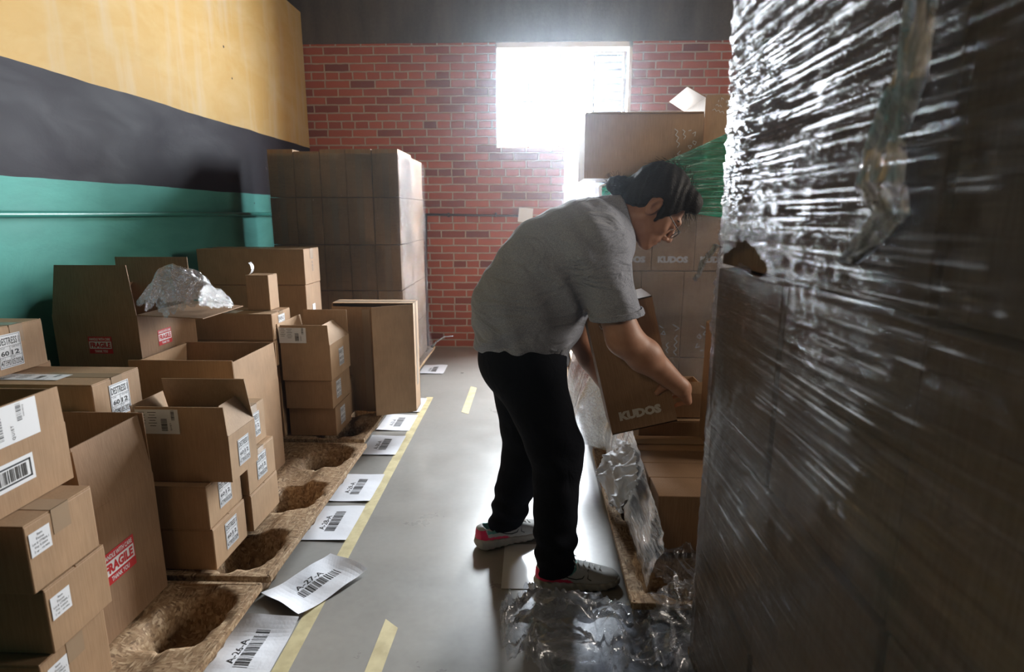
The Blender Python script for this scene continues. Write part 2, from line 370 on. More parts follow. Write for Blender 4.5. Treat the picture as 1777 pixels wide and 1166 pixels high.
        z = lambda x, y, n, a, d: [(x + (a if i % 2 else -a), y - i * d) for i in range(n)]
        c.line(z(-0.035, 0.06, 7, 0.006, 0.013), 0.0035, 'print_white'); c.line(z(-0.004, 0.05, 5, 0.005, 0.010), 0.0035, 'print_white')
        c.line([(0.005, -0.02), (0.012, -0.035), (0.020, -0.022), (0.005, -0.02)], 0.0035, 'print_white')
        c.line([(0.015, 0.04), (0.028, 0.04)], 0.0035, 'print_white'); c.line([(0.03, 0.025), (0.045, 0.03), (0.038, 0.012)], 0.0035, 'print_white')
        c.line([(0.015, -0.045), (0.03, -0.055)], 0.0035, 'print_white'); c.line([(-0.03, -0.035), (-0.045, -0.045), (-0.02, -0.06)], 0.0035, 'print_white')
        c.line([(0.03, -0.005), (0.042, -0.012), (0.034, -0.024), (0.026, -0.012), (0.03, -0.005)], 0.003, 'print_white')
    elif kind == 'scrawl':
        c = Canvas(0.05, 0.12, None); c.text('1750', 0, 0, 0.075, 0.02, 'ink', -0.005, -R90)
    _lab[kind] = c.mesh(kind + '_print'); return _lab[kind]
FR = {'-y': ((1, 0, 0), (0, 0, 1), (0, -1, 0)), '+x': ((0, 1, 0), (0, 0, 1), (1, 0, 0)), '+z': ((1, 0, 0), (0, 1, 0), (0, 0, 1)), '+y': ((-1, 0, 0), (0, 0, 1), (0, 1, 0)), '-x': ((0, -1, 0), (0, 0, 1), (-1, 0, 0))}
def frame_matrix(side, origin, rot=0.0, scale=1.0):
    r, u, n = (Vector(q) for q in FR[side])
    m4 = Matrix((r, u, n)).transposed().to_4x4(); m4.translation = Vector(origin)
    return m4 @ Matrix.Rotation(rot, 4, 'Z') @ Matrix.Scale(scale, 4)
PARTNAME = {'destress': 'product_label', 'energy': 'product_label', 'fragile': 'fragile_sticker', 'shipping': 'shipping_label', 'shipping_small': 'shipping_label', 'barcode_long': 'barcode_label',
            'focus': 'product_label', 'barcode_small': 'barcode_label', 'tag': 'paper_tag', 'kudos': 'printed_word', 'fully': 'printed_words', 'squiggle': 'printed_doodle', 'scrawl': 'handwriting'}
def sticker(parent, kind, side, origin, rot=0.0, scale=1.0, base_m=None):
    o = bpy.data.objects.new(PARTNAME[kind], lab_mesh(kind)); C.objects.link(o); o.parent = parent
    mm = frame_matrix(side, origin, rot, scale)
    o.matrix_local = (base_m @ mm) if base_m is not None else mm
    return o

# ------------------------------------------------------------------ cartons
def plate(name, a, b, d, t, m, parent, inset=0.0, tip=None):
    """a carton flap: hinge from a to b, reaching along d, t thick"""
    a, b, d = Vector(a), Vector(b), Vector(d); e = (b - a).normalized(); n = e.cross(d).normalized() * t / 2
    c_, f = b + d - e * inset, a + d + e * inset
    q = [a, b, c_, f]; bm = bmesh.new()
    V1 = [bm.verts.new(p + n) for p in q]; V2 = [bm.verts.new(p - n) for p in q]
    bm.faces.new(V1); bm.faces.new(V2[::-1])
    for i in range(4): bm.faces.new((V1[i], V2[i], V2[(i + 1) % 4], V1[(i + 1) % 4]))
    bmesh.ops.recalc_face_normals(bm, faces=bm.faces)
    return bm_obj(name, bm, m, parent)
def carton(label, x0, x1, y0, y1, z0, z1, m='kraft', flaps=None, rz=0.0, group=None, tape=True, stickers=(), cat='carton', seam='x', ry=0.0, name='cardboard_carton', top_parts=True, tapeside='+x'):
    """flaps: None = taped shut; else {side: (angle, length)}; 0 folded in, 90 upright, 180 out flat"""
    w, d, h = x1 - x0, y1 - y0, z1 - z0; cx, cy = (x0 + x1) / 2, (y0 + y1) / 2
    root = empty(name, (cx, cy, z0), (0, ry, rz)); tag(root, label, cat, group)
    X, Y = w / 2, d / 2; t = 0.004
    if flaps is None:
        bm = bmesh.new(); add_box(bm, -X, X, -Y, Y, 0, h - t, 0.003); bm_obj('carton_body', bm, m, root)
        if top_parts:
            g = 0.0012
            for s in (-1, 1):
                bm = bmesh.new()
                if seam == 'x': add_box(bm, -X + .001, X - .001, g if s > 0 else -Y + .001, Y - .001 if s > 0 else -g, h - t - .0005, h, 0.001)
                else: add_box(bm, g if s > 0 else -X + .001, X - .001 if s > 0 else -g, -Y + .001, Y - .001, h - t - .0005, h, 0.001)
                bm_obj('top_flap', bm, m, root)
        if tape:
            tw = 0.025; bm = bmesh.new(); o_ = 0.0008
            if seam == 'x':
                add_box(bm, -X, X + o_, -tw, tw, h, h + o_); add_box(bm, X, X + o_, -tw, tw, h - 0.06, h + o_)
            else:
                add_box(bm, -tw, tw, -Y - o_, Y, h, h + o_); add_box(bm, -tw, tw, -Y - o_, -Y, h - 0.06, h + o_)
            bm_obj('packing_tape', bm, 'tape', root)
    else:
        bm = bmesh.new()
        add_box(bm, -X, X, -Y, -Y + t, 0, h); add_box(bm, -X, X, Y - t, Y, 0, h)
        add_box(bm, -X, -X + t, -Y + t, Y - t, 0, h); add_box(bm, X - t, X, -Y + t, Y - t, 0, h); add_box(bm, -X + t, X - t, -Y + t, Y - t, 0, t)
        bm_obj('carton_body', bm, m, root)
        for side, fl in flaps.items():
            ang, L = math.radians(fl[0]), fl[1]; ins = fl[2] if len(fl) > 2 else 0.004
            r, u, n = (Vector(q) for q in FR[side]); hw = X if side in ('-y', '+y') else Y; off = Y if side in ('-y', '+y') else X
            c0 = n * (off - t / 2) + Vector((0, 0, h)); dd = (-n * math.cos(ang) + Vector((0, 0, 1)) * math.sin(ang)) * L
            plate('flap', c0 - r * (hw - .002), c0 + r * (hw - .002), dd, 0.0038, m, root, ins)
    for st in stickers:
        kind, side, u_, v_ = st[:4]; rot = st[4] if len(st) > 4 else 0; scl = st[5] if len(st) > 5 else 1
        r, u, n = (Vector(q) for q in FR[side])
        if side == '+z': o_ = Vector((u_, v_, h + 0.0012))
        else: o_ = n * ((Y if side in ('-y', '+y') else X) + 0.0006) + r * u_ + Vector((0, 0, v_))
        sticker(root, kind, side, o_, rot, scl)
    return root

# ------------------------------------------------------------------ the room
YB = 5.70; XL = -2.10
struct(box_obj('floor', -2.4, 6.2, -10.2, 6.4, -0.1, 0.0, 'concrete_floor'))
struct(box_obj('ceiling', -2.4, 6.2, -10.2, 6.2, 3.52, 3.6, 'dark_paint'))
struct(box_obj('wall_left', XL - 0.12, XL, -10.2, YB - 0.01, 0.0, 3.08, 'wall_paint'))
struct(box_obj('wall_left_upper', XL - 0.3, XL - 0.22, -10.2, YB + 0.3, 0.0, 3.52, 'dark_paint'))
bm = bmesh.new(); SY0, SY1, SZ0, SZ1 = 1.45, 3.05, 1.45, 2.5
add_box(bm, 3.1, 3.3, -10.2, SY0, 0, 3.52); add_box(bm, 3.1, 3.3, SY1, 6.02, 0, 3.52); add_box(bm, 3.1, 3.3, SY0, SY1, 0, SZ0); add_box(bm, 3.1, 3.3, SY0, SY1, SZ1, 3.52)
struct(bm_obj('wall_right', bm, 'plaster'))
win3 = struct(empty('window_3', (3.2, (SY0 + SY1) / 2, SZ0))); bm = bmesh.new(); q = (SY1 - SY0) / 2
for yy in (-q + .02, 0, q - .02): add_box(bm, -.02, .02, yy - .02, yy + .02, 0, SZ1 - SZ0)
for zz in (.02, SZ1 - SZ0 - .02): add_box(bm, -.02, .02, -q, q, zz - .02, zz + .02)
bm_obj('window_frame', bm, 'window_frame', win3)
struct(box_obj('wall_front', -2.4, 6.2, -10.3, -10.2, 0.0, 3.52, 'plaster'))
WX0, WX1, WZ0, WZ1 = -0.345, 0.885, 1.905, 2.83       # high window
DX0, DX1, DZ0, DZ1 = 0.29, 1.15, 0.55, 1.905          # lower window, mostly hidden by cartons
bm = bmesh.new(); W0, W1 = YB, YB + 0.32
add_box(bm, -2.4, WX0, W0, W1, 0, 2.82); add_box(bm, DX1, 6.2, W0, W1, 0, 2.82)
add_box(bm, WX1, DX1, W0, W1, WZ0, 2.82); add_box(bm, WX0, DX0, W0, W1, 0, WZ0); add_box(bm, DX0, DX1, W0, W1, 0, DZ0)
struct(bm_obj('wall_back', bm, 'brick'))
struct(box_obj('trim_1', -2.4, 6.2, YB - 0.015, W1, 2.815, 3.52, 'concrete_beam'))
# high window: trim, sash bars and a bank of louvres
win = struct(empty('window_1', ((WX0 + WX1) / 2, YB + 0.12, WZ0)))
hw, hh = (WX1 - WX0) / 2, WZ1 - WZ0
bm = bmesh.new(); t = 0.035
add_box(bm, -hw, hw, -0.12, 0.0, hh - 0.06, hh - 0.015); add_box(bm, -hw, -hw + .012, -0.12, 0, 0, hh - .015); add_box(bm, hw - .03, hw, -0.12, 0, 0, hh - .015); add_box(bm, -hw, hw, -0.10, 0, 0, .012)
bm_obj('window_frame', bm, 'white_trim', win)
bm = bmesh.new()
X = lambda px: px - (WX0 + WX1) / 2
for xx in (-0.325, -0.045, 0.245, 0.555, 0.835): add_box(bm, X(xx) - .009, X(xx) + .009, 0.01, 0.05, 0.01, hh - .06)
for zz in (0.02, 0.43, hh - 0.07): add_box(bm, X(-0.33), X(0.84), 0.012, 0.048, zz - .009, zz + .009)
bm_obj('sash_bars', bm, 'window_frame', win)
for i in range(13):
    bm = bmesh.new(); add_box(bm, X(0.565), X(0.825), -0.004, 0.004, -0.026, 0.026)
    o = bm_obj('louvre', bm, 'louvre', win); o.location = (0, 0.03, 0.06 + i * 0.062); o.rotation_euler = (math.radians(62), 0, 0)
mat('glass', (1, 1, 1), 0.0, 0.5, 0.0, **{'Transmission Weight': 1.0, 'Alpha': 0.12})
box_obj('window_pane', X(-0.32), X(0.55), 0.028, 0.032, 0.02, hh - 0.07, 'glass', win)
win2 = struct(empty('window_2', ((DX0 + DX1) / 2, YB + 0.1, DZ0)))
bm = bmesh.new(); w2, h2 = (DX1 - DX0) / 2, DZ1 - DZ0
add_box(bm, -w2, -w2 + .03, -.06, .05, 0, h2); add_box(bm, w2 - .03, w2, -.06, .05, 0, h2); add_box(bm, -w2, w2, -.06, .05, 0, .03); add_box(bm, -w2, w2, -.05, .05, h2 - .02, h2)
for xx in (-w2 + .14, 0.0, .2): add_box(bm, xx - .01, xx + .01, 0.0, .03, .03, h2 - .02)
bm_obj('window_frame', bm, 'white_trim', win2)
# pipes
tag(tube('pipe', [(XL + .03, -1.0, 1.305), (XL + .03, 2.0, 1.300), (XL + .03, 3.9, 1.302), (XL + .03, 5.6, 1.300)], 0.013, 'conduit_teal'), 'teal painted conduit running along the lower left wall', 'pipe')
pp = empty('pipe', (-0.6, YB - .03, 1.295)); tag(pp, 'dark thin conduit on the brick end wall, bending down behind the wrapped carton stack', 'pipe')
tube('pipe_run', [(-0.42, 0.0, 0.005), (0.48, 0, -.01)], 0.010, 'conduit_dark', pp)
tube('pipe_run', [(-0.415, 0.0, 0.01), (-0.43, 0, -.5), (-.43, 0, -1.29)], 0.012, 'conduit_dark', pp)
for xx in (-.2, .25):
    b_ = box_obj('pipe_clip', xx - .008, xx + .008, -.014, .026, -.02, .02, 'conduit_dark', pp)
c = Canvas(0.135, 0.135, 'paper', 0.002)
o = bpy.data.objects.new('wall_notice', c.mesh('notice')); C.objects.link(o); o.matrix_world = frame_matrix('-y', (-0.068, YB - .048, 1.293), -0.10); tag(o, 'small blank white square of paper on the brick wall by the pipe end', 'notice')
# tape marks on the floor
def ftape(x0, y0, x1, y1, w, label, tear=0.0):
    d = Vector((x1 - x0, y1 - y0)); n = Vector((-d.y, d.x)).normalized() * w / 2; k = max(2, int(d.length / .1)); V_, F_ = [], []
    for i in range(k + 1):
        f = i / k; px, py = x0 + d.x * f, y0 + d.y * f; q = tear if i in (0, k) else 0
        V_ += [(px + n.x, py + n.y + q, .0012), (px - n.x, py - n.y - q, .0012)]
    for i in range(k): F_.append((2 * i, 2 * i + 1, 2 * i + 3, 2 * i + 2))
    o = mesh_obj('floor_tape', V_, F_, 'masking_tape'); so = o.modifiers.new('t', 'SOLIDIFY'); so.thickness = .0006; tag(o, label, 'floor tape'); return o
ftape(-0.722, 0.9, -0.737, 4.06, 0.05, 'long pale yellow tape line on the floor beside the barcode sheets')
ftape(-0.444, 3.72, -0.443, 4.32, 0.05, 'short pale yellow tape mark far down the aisle floor', .02)
ftape(-0.46, 1.20, -0.448, 1.66, 0.05, 'short pale yellow tape mark in the near aisle floor, torn at its end', .02)
# barcode sheets
def sheet(cx, cy, rot, txt, label, w=0.285, h=0.205, curl=0.008, seed=0, group='barcode sheets along the floor tape'):
    c = Canvas(w, h, None); r = random.Random(seed); nx, ny = 18, 14
    P_ = [(-w / 2 + w * i / nx, -h / 2 + h * j / ny) for j in range(ny + 1) for i in range(nx + 1)]
    F_ = [(j * (nx + 1) + i, j * (nx + 1) + i + 1, (j + 1) * (nx + 1) + i + 1, (j + 1) * (nx + 1) + i) for j in range(ny) for i in range(nx)]
    c.poly(P_, F_, 'paper', -1)
    if txt:
        c.text(txt, -0.005, 0.030, 0.115, 0.024, 'ink', 0.015)
        rr = random.Random(seed + 5); ws = [rr.choice((1, 1, 2, 3)) for _ in range(53)]; tot = sum(ws); p = -0.075
        for i, q in enumerate(ws):
            l = q / tot * 0.165
            if i % 2 == 0:
                for k in range(3): c.rect(p + l / 2, -0.024 + k * .0145, l, 0.0146)
            p += l
    me = c.mesh('floor_label'); n0 = len(P_)
    for v in me.vertices:
        x, y = v.co.x, v.co.y; e = abs(x) / (w / 2)
        v.co.z += 0.0015 + curl * (max(0, e - .45) ** 2) * 1.6 * (0.5 + 0.5 * math.sin(3 * y / h + seed)) + curl * .35 * (mnoise.noise(Vector((x * 9 + seed, y * 9, 0))) + .5)
    o = bpy.data.objects.new('barcode_sheet', me); C.objects.link(o); o.location = (cx, cy, 0.0); o.rotation_euler = (0, 0, rot)
    tag(o, label, 'paper sheet', group); return o
sheet(-0.853, 1.52, R90 + .02, 'A-26-A', 'white barcode sheet on the floor reading A-26-A, nearest the camera', curl=.03, seed=1)
sheet(-0.768, 1.855, R90 - .55, 'A-27-A', 'white barcode sheet on the floor reading A-27-A, skewed across the tape', w=.30, curl=.028, seed=2)
sheet(-0.851, 2.282, R90, 'A-28-A', 'white barcode sheet on the floor reading A-28-A', seed=3)
sheet(-0.845, 2.612, R90, 'A-29-A', 'white barcode sheet on the floor reading A-29-A', seed=4)
sheet(-0.850, 3.148, R90, 'A-30-A', 'white barcode sheet on the floor reading A-30-A, by the open carton pallet', seed=5)
sheet(-0.850, 3.52, R90, 'A-31-A', 'white barcode sheet on the floor reading A-31-A, just behind A-30-A', seed=6)
sheet(-0.850, 3.86, R90, 'A-32-A', 'white barcode sheet partly hidden under the tall carton by the tape end', seed=7, curl=.02)
sheet(-0.838, 4.825, R90, 'A-34-A', 'farthest white barcode sheet, on the floor by the wrapped carton stack', seed=8)
# clear sleeve with a sheet under the worker
sl = empty('floor_label_sleeve', (0.0, 1.996, 0)); tag(sl, 'clear plastic sleeve with a white sheet taped flat on the floor by the shoes', 'label sleeve')
box_obj('sheet', -.095, .165, -.135, .135, .0006, .0014, 'paper', sl)
bm = bmesh.new(); add_box(bm, -.103, .172, -.144, .144, .0015, .0024, .0005); bm_obj('sleeve', bm, 'sleeve_plastic', sl)

# ------------------------------------------------------------------ pressed-wood pallets
def pressed_pallet(x0, x1, y0, y1, label, top=0.14, nx=3, ny=3, group='pressed-wood pallets'):
    w, d = x1 - x0, y1 - y0; root = empty('pressed_pallet', ((x0 + x1) / 2, (y0 + y1) / 2, 0)); tag(root, label, 'pallet', group)
    NX, NY = 84, 78; Z = np.zeros((NY + 1, NX + 1)); xs = np.linspace(-w / 2, w / 2, NX + 1); ys = np.linspace(-d / 2, d / 2, NY + 1)
    gx, gy = np.meshgrid(xs, ys); Z[:] = top
    sm = lambda a, b, t: np.clip((t - a) / (b - a), 0, 1) ** 2 * (3 - 2 * np.clip((t - a) / (b - a), 0, 1))
    # shallow channels between the cups
    Z -= 0.022 * sm(.2, .9, np.cos(gx / w * nx * 2 * math.pi)) * (np.abs(gx) < w / 2 - .10) * sm(0, .04, d / 2 - np.abs(gy))
    for i in range(nx):
        for j in range(ny):
            cx_ = -w / 2 + 0.145 + i * (w - 0.29) / (nx - 1); cy_ = -d / 2 + 0.165 + j * (d - 0.33) / (ny - 1)
            q = np.maximum(np.abs(gx - cx_) / 0.11, np.abs(gy - cy_) / 0.125); q = .55 * q + .45 * np.hypot((gx - cx_) / .115, (gy - cy_) / .135)
            q = q + .07 * np.sin(9 * np.arctan2(gy - cy_, gx - cx_) + i + 2 * j) * .5
            Z = np.minimum(Z, top - (top - 0.014) * (1 - sm(.62, 1.02, q)))
            # ribs that run out from each cup
            Z -= 0.012 * (1 - sm(0, .035, np.abs(gy - cy_))) * sm(.9, 1.2, q) * (1 - sm(1.4, 1.9, q)) * (d / 2 - np.abs(gy) > .03)
    V_ = [(gx[j, i], gy[j, i], Z[j, i]) for j in range(NY + 1) for i in range(NX + 1)]
    n = len(V_); V_ += [(gx[j, i], gy[j, i], Z[j, i] - 0.012) for j in range(NY + 1) for i in range(NX + 1)]
    r = NX + 1; F_ = []
    for j in range(NY):
        for i in range(NX):
            a = j * r + i; F_.append((a, a + 1, a + r + 1, a + r)); F_.append((n + a, n + a + r, n + a + r + 1, n + a + 1))
    for i in range(NX):
        F_.append((i, i + n, i + 1 + n, i + 1)); b = NY * r + i; F_.append((b + 1, b + 1 + n, b + n, b))
    for j in range(NY):
        a = j * r; F_.append((a + r, a + r + n, a + n, a)); b = j * r + NX; F_.append((b, b + n, b + r + n, b + r))
    o = mesh_obj('pallet_deck', V_, F_, 'presswood', root, smooth=True)
    bm = bmesh.new(); rim = .013
    add_box(bm, -w / 2 - .002, w / 2 + .002, -d / 2 - .004, -d / 2 + .012, top - .022, top + .001, .003); add_box(bm, -w / 2 - .002, w / 2 + .002, d / 2 - .012, d / 2 + .004, top - .022, top + .001, .003)
    add_box(bm, w / 2 - .010, w / 2 + .006, -d / 2, d / 2, top - .022, top + .001, .003); add_box(bm, -w / 2 - .006, -w / 2 + .010, -d / 2, d / 2, top - .022, top + .001, .003)
    bm_obj('pallet_rim', bm, 'presswood', root); return root
pressed_pallet(-2.06, -0.865, 0.45, 1.655, 'pressed-wood pallet nearest the camera on the left, its moulded cups empty at the edge')
pressed_pallet(-2.05, -0.855, 1.69, 2.83, 'pressed-wood pallet under the open destress cartons on the left')
pressed_pallet(-2.06, -0.885, 2.885, 3.93, 'pressed-wood pallet under the energy cartons and the tall carton')
pressed_pallet(-2.06, -0.875, 3.98, 5.12, 'pressed-wood pallet under the wrapped stack by the brick wall')
pressed_pallet(0.315, 1.5, 1.60, 2.80, 'pressed-wood pallet in front of the shoes, under the low cartons on the right')
pressed_pallet(0.335, 1.5, 2.86, 4.0, 'pressed-wood pallet under the tall wrapped stack at the worker\'s far side')
pressed_pallet(0.44, 1.6, 0.25, 1.42, 'pressed-wood pallet under the film-wrapped stack nearest the camera')
for k in range(3):
    r_ = pressed_pallet(0.30, 1.45, 4.2, 5.3, ('bottom', 'middle', 'top')[k] + ' pallet of the empty stack near the low window', top=.13, group='empty pallets stacked near the low window'); r_.location.z = k * 0.055
o = box_obj('wooden_plank', 0.21, 0.285, 4.15, 4.9, 0, 0.12, 'pallet_wood', bev=.004); tag(o, 'short light wooden plank on the floor beside the empty pallets', 'plank')

# ------------------------------------------------------------------ left row of cartons
PT = 0.142
S = dict(group=None)
carton('closed carton with small white item label, lowest of the three at the lower left corner', -1.44, -1.085, 1.085, 1.285, PT, .322, 'kraft', stickers=[('focus', '+x', -.055, .125), ], tape=True)
carton('closed carton with small white item label, middle of the three at the lower left corner', -1.43, -1.075, 1.118, 1.305, .324, .486, 'kraft', stickers=[('focus', '+x', -.055, .105), ('barcode_small', '-y', -.02, .09)], tape=False)
carton('closed carton with small white item label, topmost of the three at the lower left corner', -1.45, -1.078, 1.10, 1.296, .488, .65, 'kraft', stickers=[('focus', '+x', -.062, .110)])
carton('open carton with long bordered barcode and big white shipping label at the left edge', -1.62, -1.15, .86, 1.335, .652, .80, 'kraft',
       flaps={'+x': (90, .092), '+y': (88, .085), '-x': (95, .09), '-y': (120, .09)}, stickers=[('barcode_long', '+x', .055, .082), ('shipping', '+x', .025, .194, 0, .93)])
carton('tall open dark carton with red fragile sticker on its side, on the nearest pallet', -1.60, -1.155, 1.36, 1.632, PT, .53, 'kraft_dark',
       flaps={'+x': (84, .185), '+y': (90, .19), '-y': (92, .18), '-x': (96, .18)}, stickers=[('fragile', '+x', -.05, .205, 0, 1.3)])
bm = bmesh.new()
T_ = bpy.data.objects[-1] if False else None
carton('lowest plain carton in the column below the taped destress carton', -1.715, -1.375, 1.68, 1.945, PT, .39, 'kraft', tape=False, top_parts=False)
carton('plain closed carton just under the taped destress carton on the left', -1.72, -1.375, 1.67, 1.96, .392, .635, 'kraft', tape=False)
carton('taped destress carton with a shipping label on top, behind the dark fragile carton', -1.71, -1.35, 1.685, 1.905, .637, .787, 'kraft',
       stickers=[('destress', '+x', .005, .072, 0, 1.15), ('shipping', '+z', -.07, -.03, 0, .7)])
carton('plain carton at the wall under the upper destress carton', -2.07, -1.73, 1.66, 1.99, PT, .787, 'kraft', tape=False)
carton('taped destress carton at the left picture edge, against the teal wall', -2.06, -1.70, 1.735, 1.945, .789, .947, 'kraft_light',
       stickers=[('destress', '+x', -.035, .077, 0, 1.15)])
# open carton with bubble wrap
W_ = carton('large open carton with two fragile stickers and bubble wrap on its flap', -1.985, -1.625, 2.325, 2.735, PT, .893, 'kraft_dark',
       flaps={'-y': (86, .205, .028), '+y': (90, .21), '+x': (184, .26, .03), '-x': (50, .12)}, stickers=[('fragile', '-y', .01, .625, 0, 1.0), ('fragile', '+x', -.04, .63, 0, .95)])
# open QUIET carton and neighbours
carton('closed carton with destress label, bottom of the pair under the open quiet carton', -1.37, -1.04, 1.715, 1.93, PT, .29, 'kraft_light', stickers=[('destress', '+x', .005, .078)], tape=False)
carton('closed carton with destress label, upper of the pair under the open quiet carton', -1.365, -1.045, 1.713, 1.93, .291, .442, 'kraft_light', stickers=[('destress', '+x', .0, .086)], tape=False)
carton('open carton with upright flaps, quiet shipping label and destress label, above two destress cartons', -1.27, -.972, 1.745, 1.925, .444, .60, 'kraft_light',
       flaps={'-y': (92, .10), '+y': (78, .155), '+x': (66, .10, .035), '-x': (100, .10)}, stickers=[('destress', '+x', .0, .078, 0, .95)])
q = bpy.data.objects['cardboard_carton'] if False else None
lastq = [o for o in bpy.data.objects if o.get('label', '').startswith('open carton with upright flaps, quiet')][0]
sticker(lastq, 'shipping_small', '-y', (-.075, -.0925, .156 + .052), 0, 1.0)
carton('closed plain carton, bottom of the pair at the pallet edge', -1.34, -1.03, 1.958, 2.185, PT, .286, 'kraft_light', tape=False)
carton('closed carton with destress label and shiny tape, upper of the pair at the pallet edge', -1.345, -1.032, 1.956, 2.182, .288, .434, 'kraft_light', stickers=[('destress', '+x', -.0, .075)])
carton('small taped carton with destress label leaning in behind the open quiet carton', -1.335, -1.05, 1.995, 2.165, .436, .595, 'kraft_light', stickers=[('destress', '+x', .0, .08)])
Z_ = carton('very large open carton with raised flaps behind the destress cartons', -1.60, -1.17, 2.195, 2.575, PT, .565, 'kraft',
       flaps={'+x': (88, .165), '-y': (90, .172), '+y': (95, .16), '-x': (84, .16)}, stickers=[('tag', '+x', -.03, .13), ('fragile', '+x', -.15, .30, 0, .6)])
# energy cartons
carton('closed carton with energy label, bottom of the stack of three', -1.285, -1.035, 2.925, 3.185, PT, .30, 'kraft', stickers=[('energy', '+x', -.02, .085)], tape=False)
carton('closed carton with energy label, middle of the stack of three', -1.285, -1.037, 2.90, 3.20, .301, .458, 'kraft', stickers=[('energy', '+x', -.05, .085)], tape=False)
E_ = carton('open carton with energy label and shipping label, top of the stack of three', -1.285, -1.03, 2.885, 3.20, .459, .645, 'kraft_light',
       flaps={'-y': (92, .105), '+y': (90, .135), '+x': (52, .11, .05), '-x': (98, .11)}, stickers=[('energy', '+x', .01, .092, 0, 1.0)])
sticker(E_, 'shipping_small', '-y', (-.06, -.160, .186 + .055), 0, 1.0)
carton('plain carton standing behind the three energy cartons', -1.29, -1.06, 3.205, 3.33, PT, .36, 'kraft', tape=False)
carton('closed carton with energy label carrying the small box, upper of the two dark ones', -1.76, -1.30, 2.845, 3.07, .677, .812, 'kraft', stickers=[('energy', '+x', -.0, .07, 0, 1.0), ('shipping_small', '+z', -.03, -.05)])
carton('closed dark carton below the carton carrying the small box', -1.77, -1.30, 2.84, 3.075, .541, .675, 'kraft', tape=False)
carton('dark carton at the foot of the stack carrying the small box', -1.77, -1.305, 2.90, 3.075, PT, .540, 'kraft', tape=False)
b_ = carton('small upright box with its tape curling up on top of the energy carton', -1.472, -1.352, 2.955, 3.065, .813, .995, 'kraft', tape=False)
V_ = []; F_ = []
for i in range(13):
    a = i / 12 * 2.6; x = -.05 + .028 * math.sin(a); z = .18 + .045 * (1 - math.cos(a)) * .6 + .004 * i * .3; V_ += [(x, -.056, z), (x + .002, -.030, z + .004)]
F_ = [(2 * i, 2 * i + 1, 2 * i + 3, 2 * i + 2) for i in range(12)]
mesh_obj('curled_tape', V_, F_, 'sleeve_plastic', b_)
carton('wide taped carton marked 1750 on its end, top of the pair against the teal wall', -1.92, -1.30, 3.315, 3.555, .902, 1.106, 'kraft', stickers=[('scrawl', '+x', .0, .11)])
bc_ = carton('wide taped carton under the carton marked 1750', -1.915, -1.302, 3.315, 3.553, .52, .90, 'kraft', tape=False)
box_obj('torn_label', .3065, .308, -.03, .01, .16, .26, 'label_white', bc_)
carton('plain base carton under the two wide taped cartons', -1.91, -1.31, 3.32, 3.55, PT, .518, 'kraft', tape=False)
# tall carton on its side, open front
tc = empty('cardboard_carton', (-.925, 3.41, PT)); tag(tc, 'tall shallow carton standing on end with its front flap swung open, at the tape line', 'carton')
bm = bmesh.new(); a, b2, dd, hh2, t = -.24, .235, .07, .655, .004
add_box(bm, a, a + t, -dd, dd, 0, hh2); add_box(bm, b2 - t, b2, -dd, dd, 0, hh2); add_box(bm, a, b2, -dd, dd, 0, t); add_box(bm, a, b2, -dd, dd, hh2 - t, hh2, .001); add_box(bm, a, b2, dd - t, dd, 0, hh2)
bm_obj('carton_body', bm, 'kraft_light', tc)
plate('flap', (a, -dd, 0), (a, -dd, hh2 - .02), (.235, -.012, 0), .004, 'kraft', tc, .002)  # same board as the body; darker kraft puts the recessed shade into its colour
plate('flap', (b2, -dd, 0.0), (b2, -dd, hh2 - .006), (-.215, -.105, 0), .004, 'kraft_light', tc, .004)
box_obj('packing_tape', .205 - .0, .2352, -dd - .0012, -dd, .2, .6, 'tape', tc) if False else None
box_obj('packing_tape', -.06, -.015, -dd - .016, -dd - .0125, .0, .62, 'tape', tc)
box_obj('packing_tape', a, b2, -.02, .02, hh2 + .0002, hh2 + .001, 'tape_clear', tc)
box_obj('packing_tape', b2 + .0002, b2 + .001, -.02, .025, .15, hh2, 'tape_clear', tc)

# ------------------------------------------------------------------ wrapped stack by the brick wall
rown = ['top', 'second', 'third', 'fourth', 'bottom']; coln = ['leftmost', 'second from left', 'middle', 'second from right', 'rightmost']
proto = None
def wrap_carton(x0, w, y0, d, z0, h, label, group):
    """narrow carton standing on its side: centre seam with tape on the front"""
    global proto
    if proto is None:
        bm = bmesh.new(); add_box(bm, -.0885, -.0008, -.222, .222, 0, .3165, .002); add_box(bm, .0008, .0885, -.222, .222, 0, .3165, .002); add_box(bm, -.08, .08, -.215, .215, .003, .31)
        proto = bm_obj('cardboard_carton', bm, ['kraft'])
        o = proto
        bm = bmesh.new(); add_box(bm, -.022, .022, -.2232, -.2215, .004, .313)
        tp = bm_obj('packing_tape', bm, 'tape', o)
    else:
        o = proto.copy(); C.objects.link(o)
        for ch in proto.children:
            c_ = ch.copy(); C.objects.link(c_); c_.parent = o
    o.location = (x0 + w / 2, y0 + d / 2, z0); o.scale = (w / .178, d / .446, h / .318); tag(o, label, 'carton', group); return o
rng = random.Random(5)
for r_ in range(5):
    for k in range(5):
        jx, jy = rng.uniform(-.003, .003), rng.uniform(-.006, .006)
        dz = -.005 if (r_ == 0 and k in (0,)) else 0
        wrap_carton(-1.795 + k * .178 + jx * .4, .1745, 4.06 + jy, .446, PT + (4 - r_) * .3185, .3145 - (.014 if r_ == 0 and k == 1 else 0), f'narrow carton in the {rown[r_]} row of the wrapped stack, {coln[k]} of its front', 'cartons in the wrapped stack')
    wrap_carton(-1.795 + 4 * .178 - .01 + (.03 if r_ == 0 else 0) * 0, .1765, 4.53, .446, PT + (4 - r_) * .3185, .300 if r_ == 0 else .3165, f'narrow carton in the {rown[r_]} row of the wrapped stack, at its back right', 'cartons in the wrapped stack')

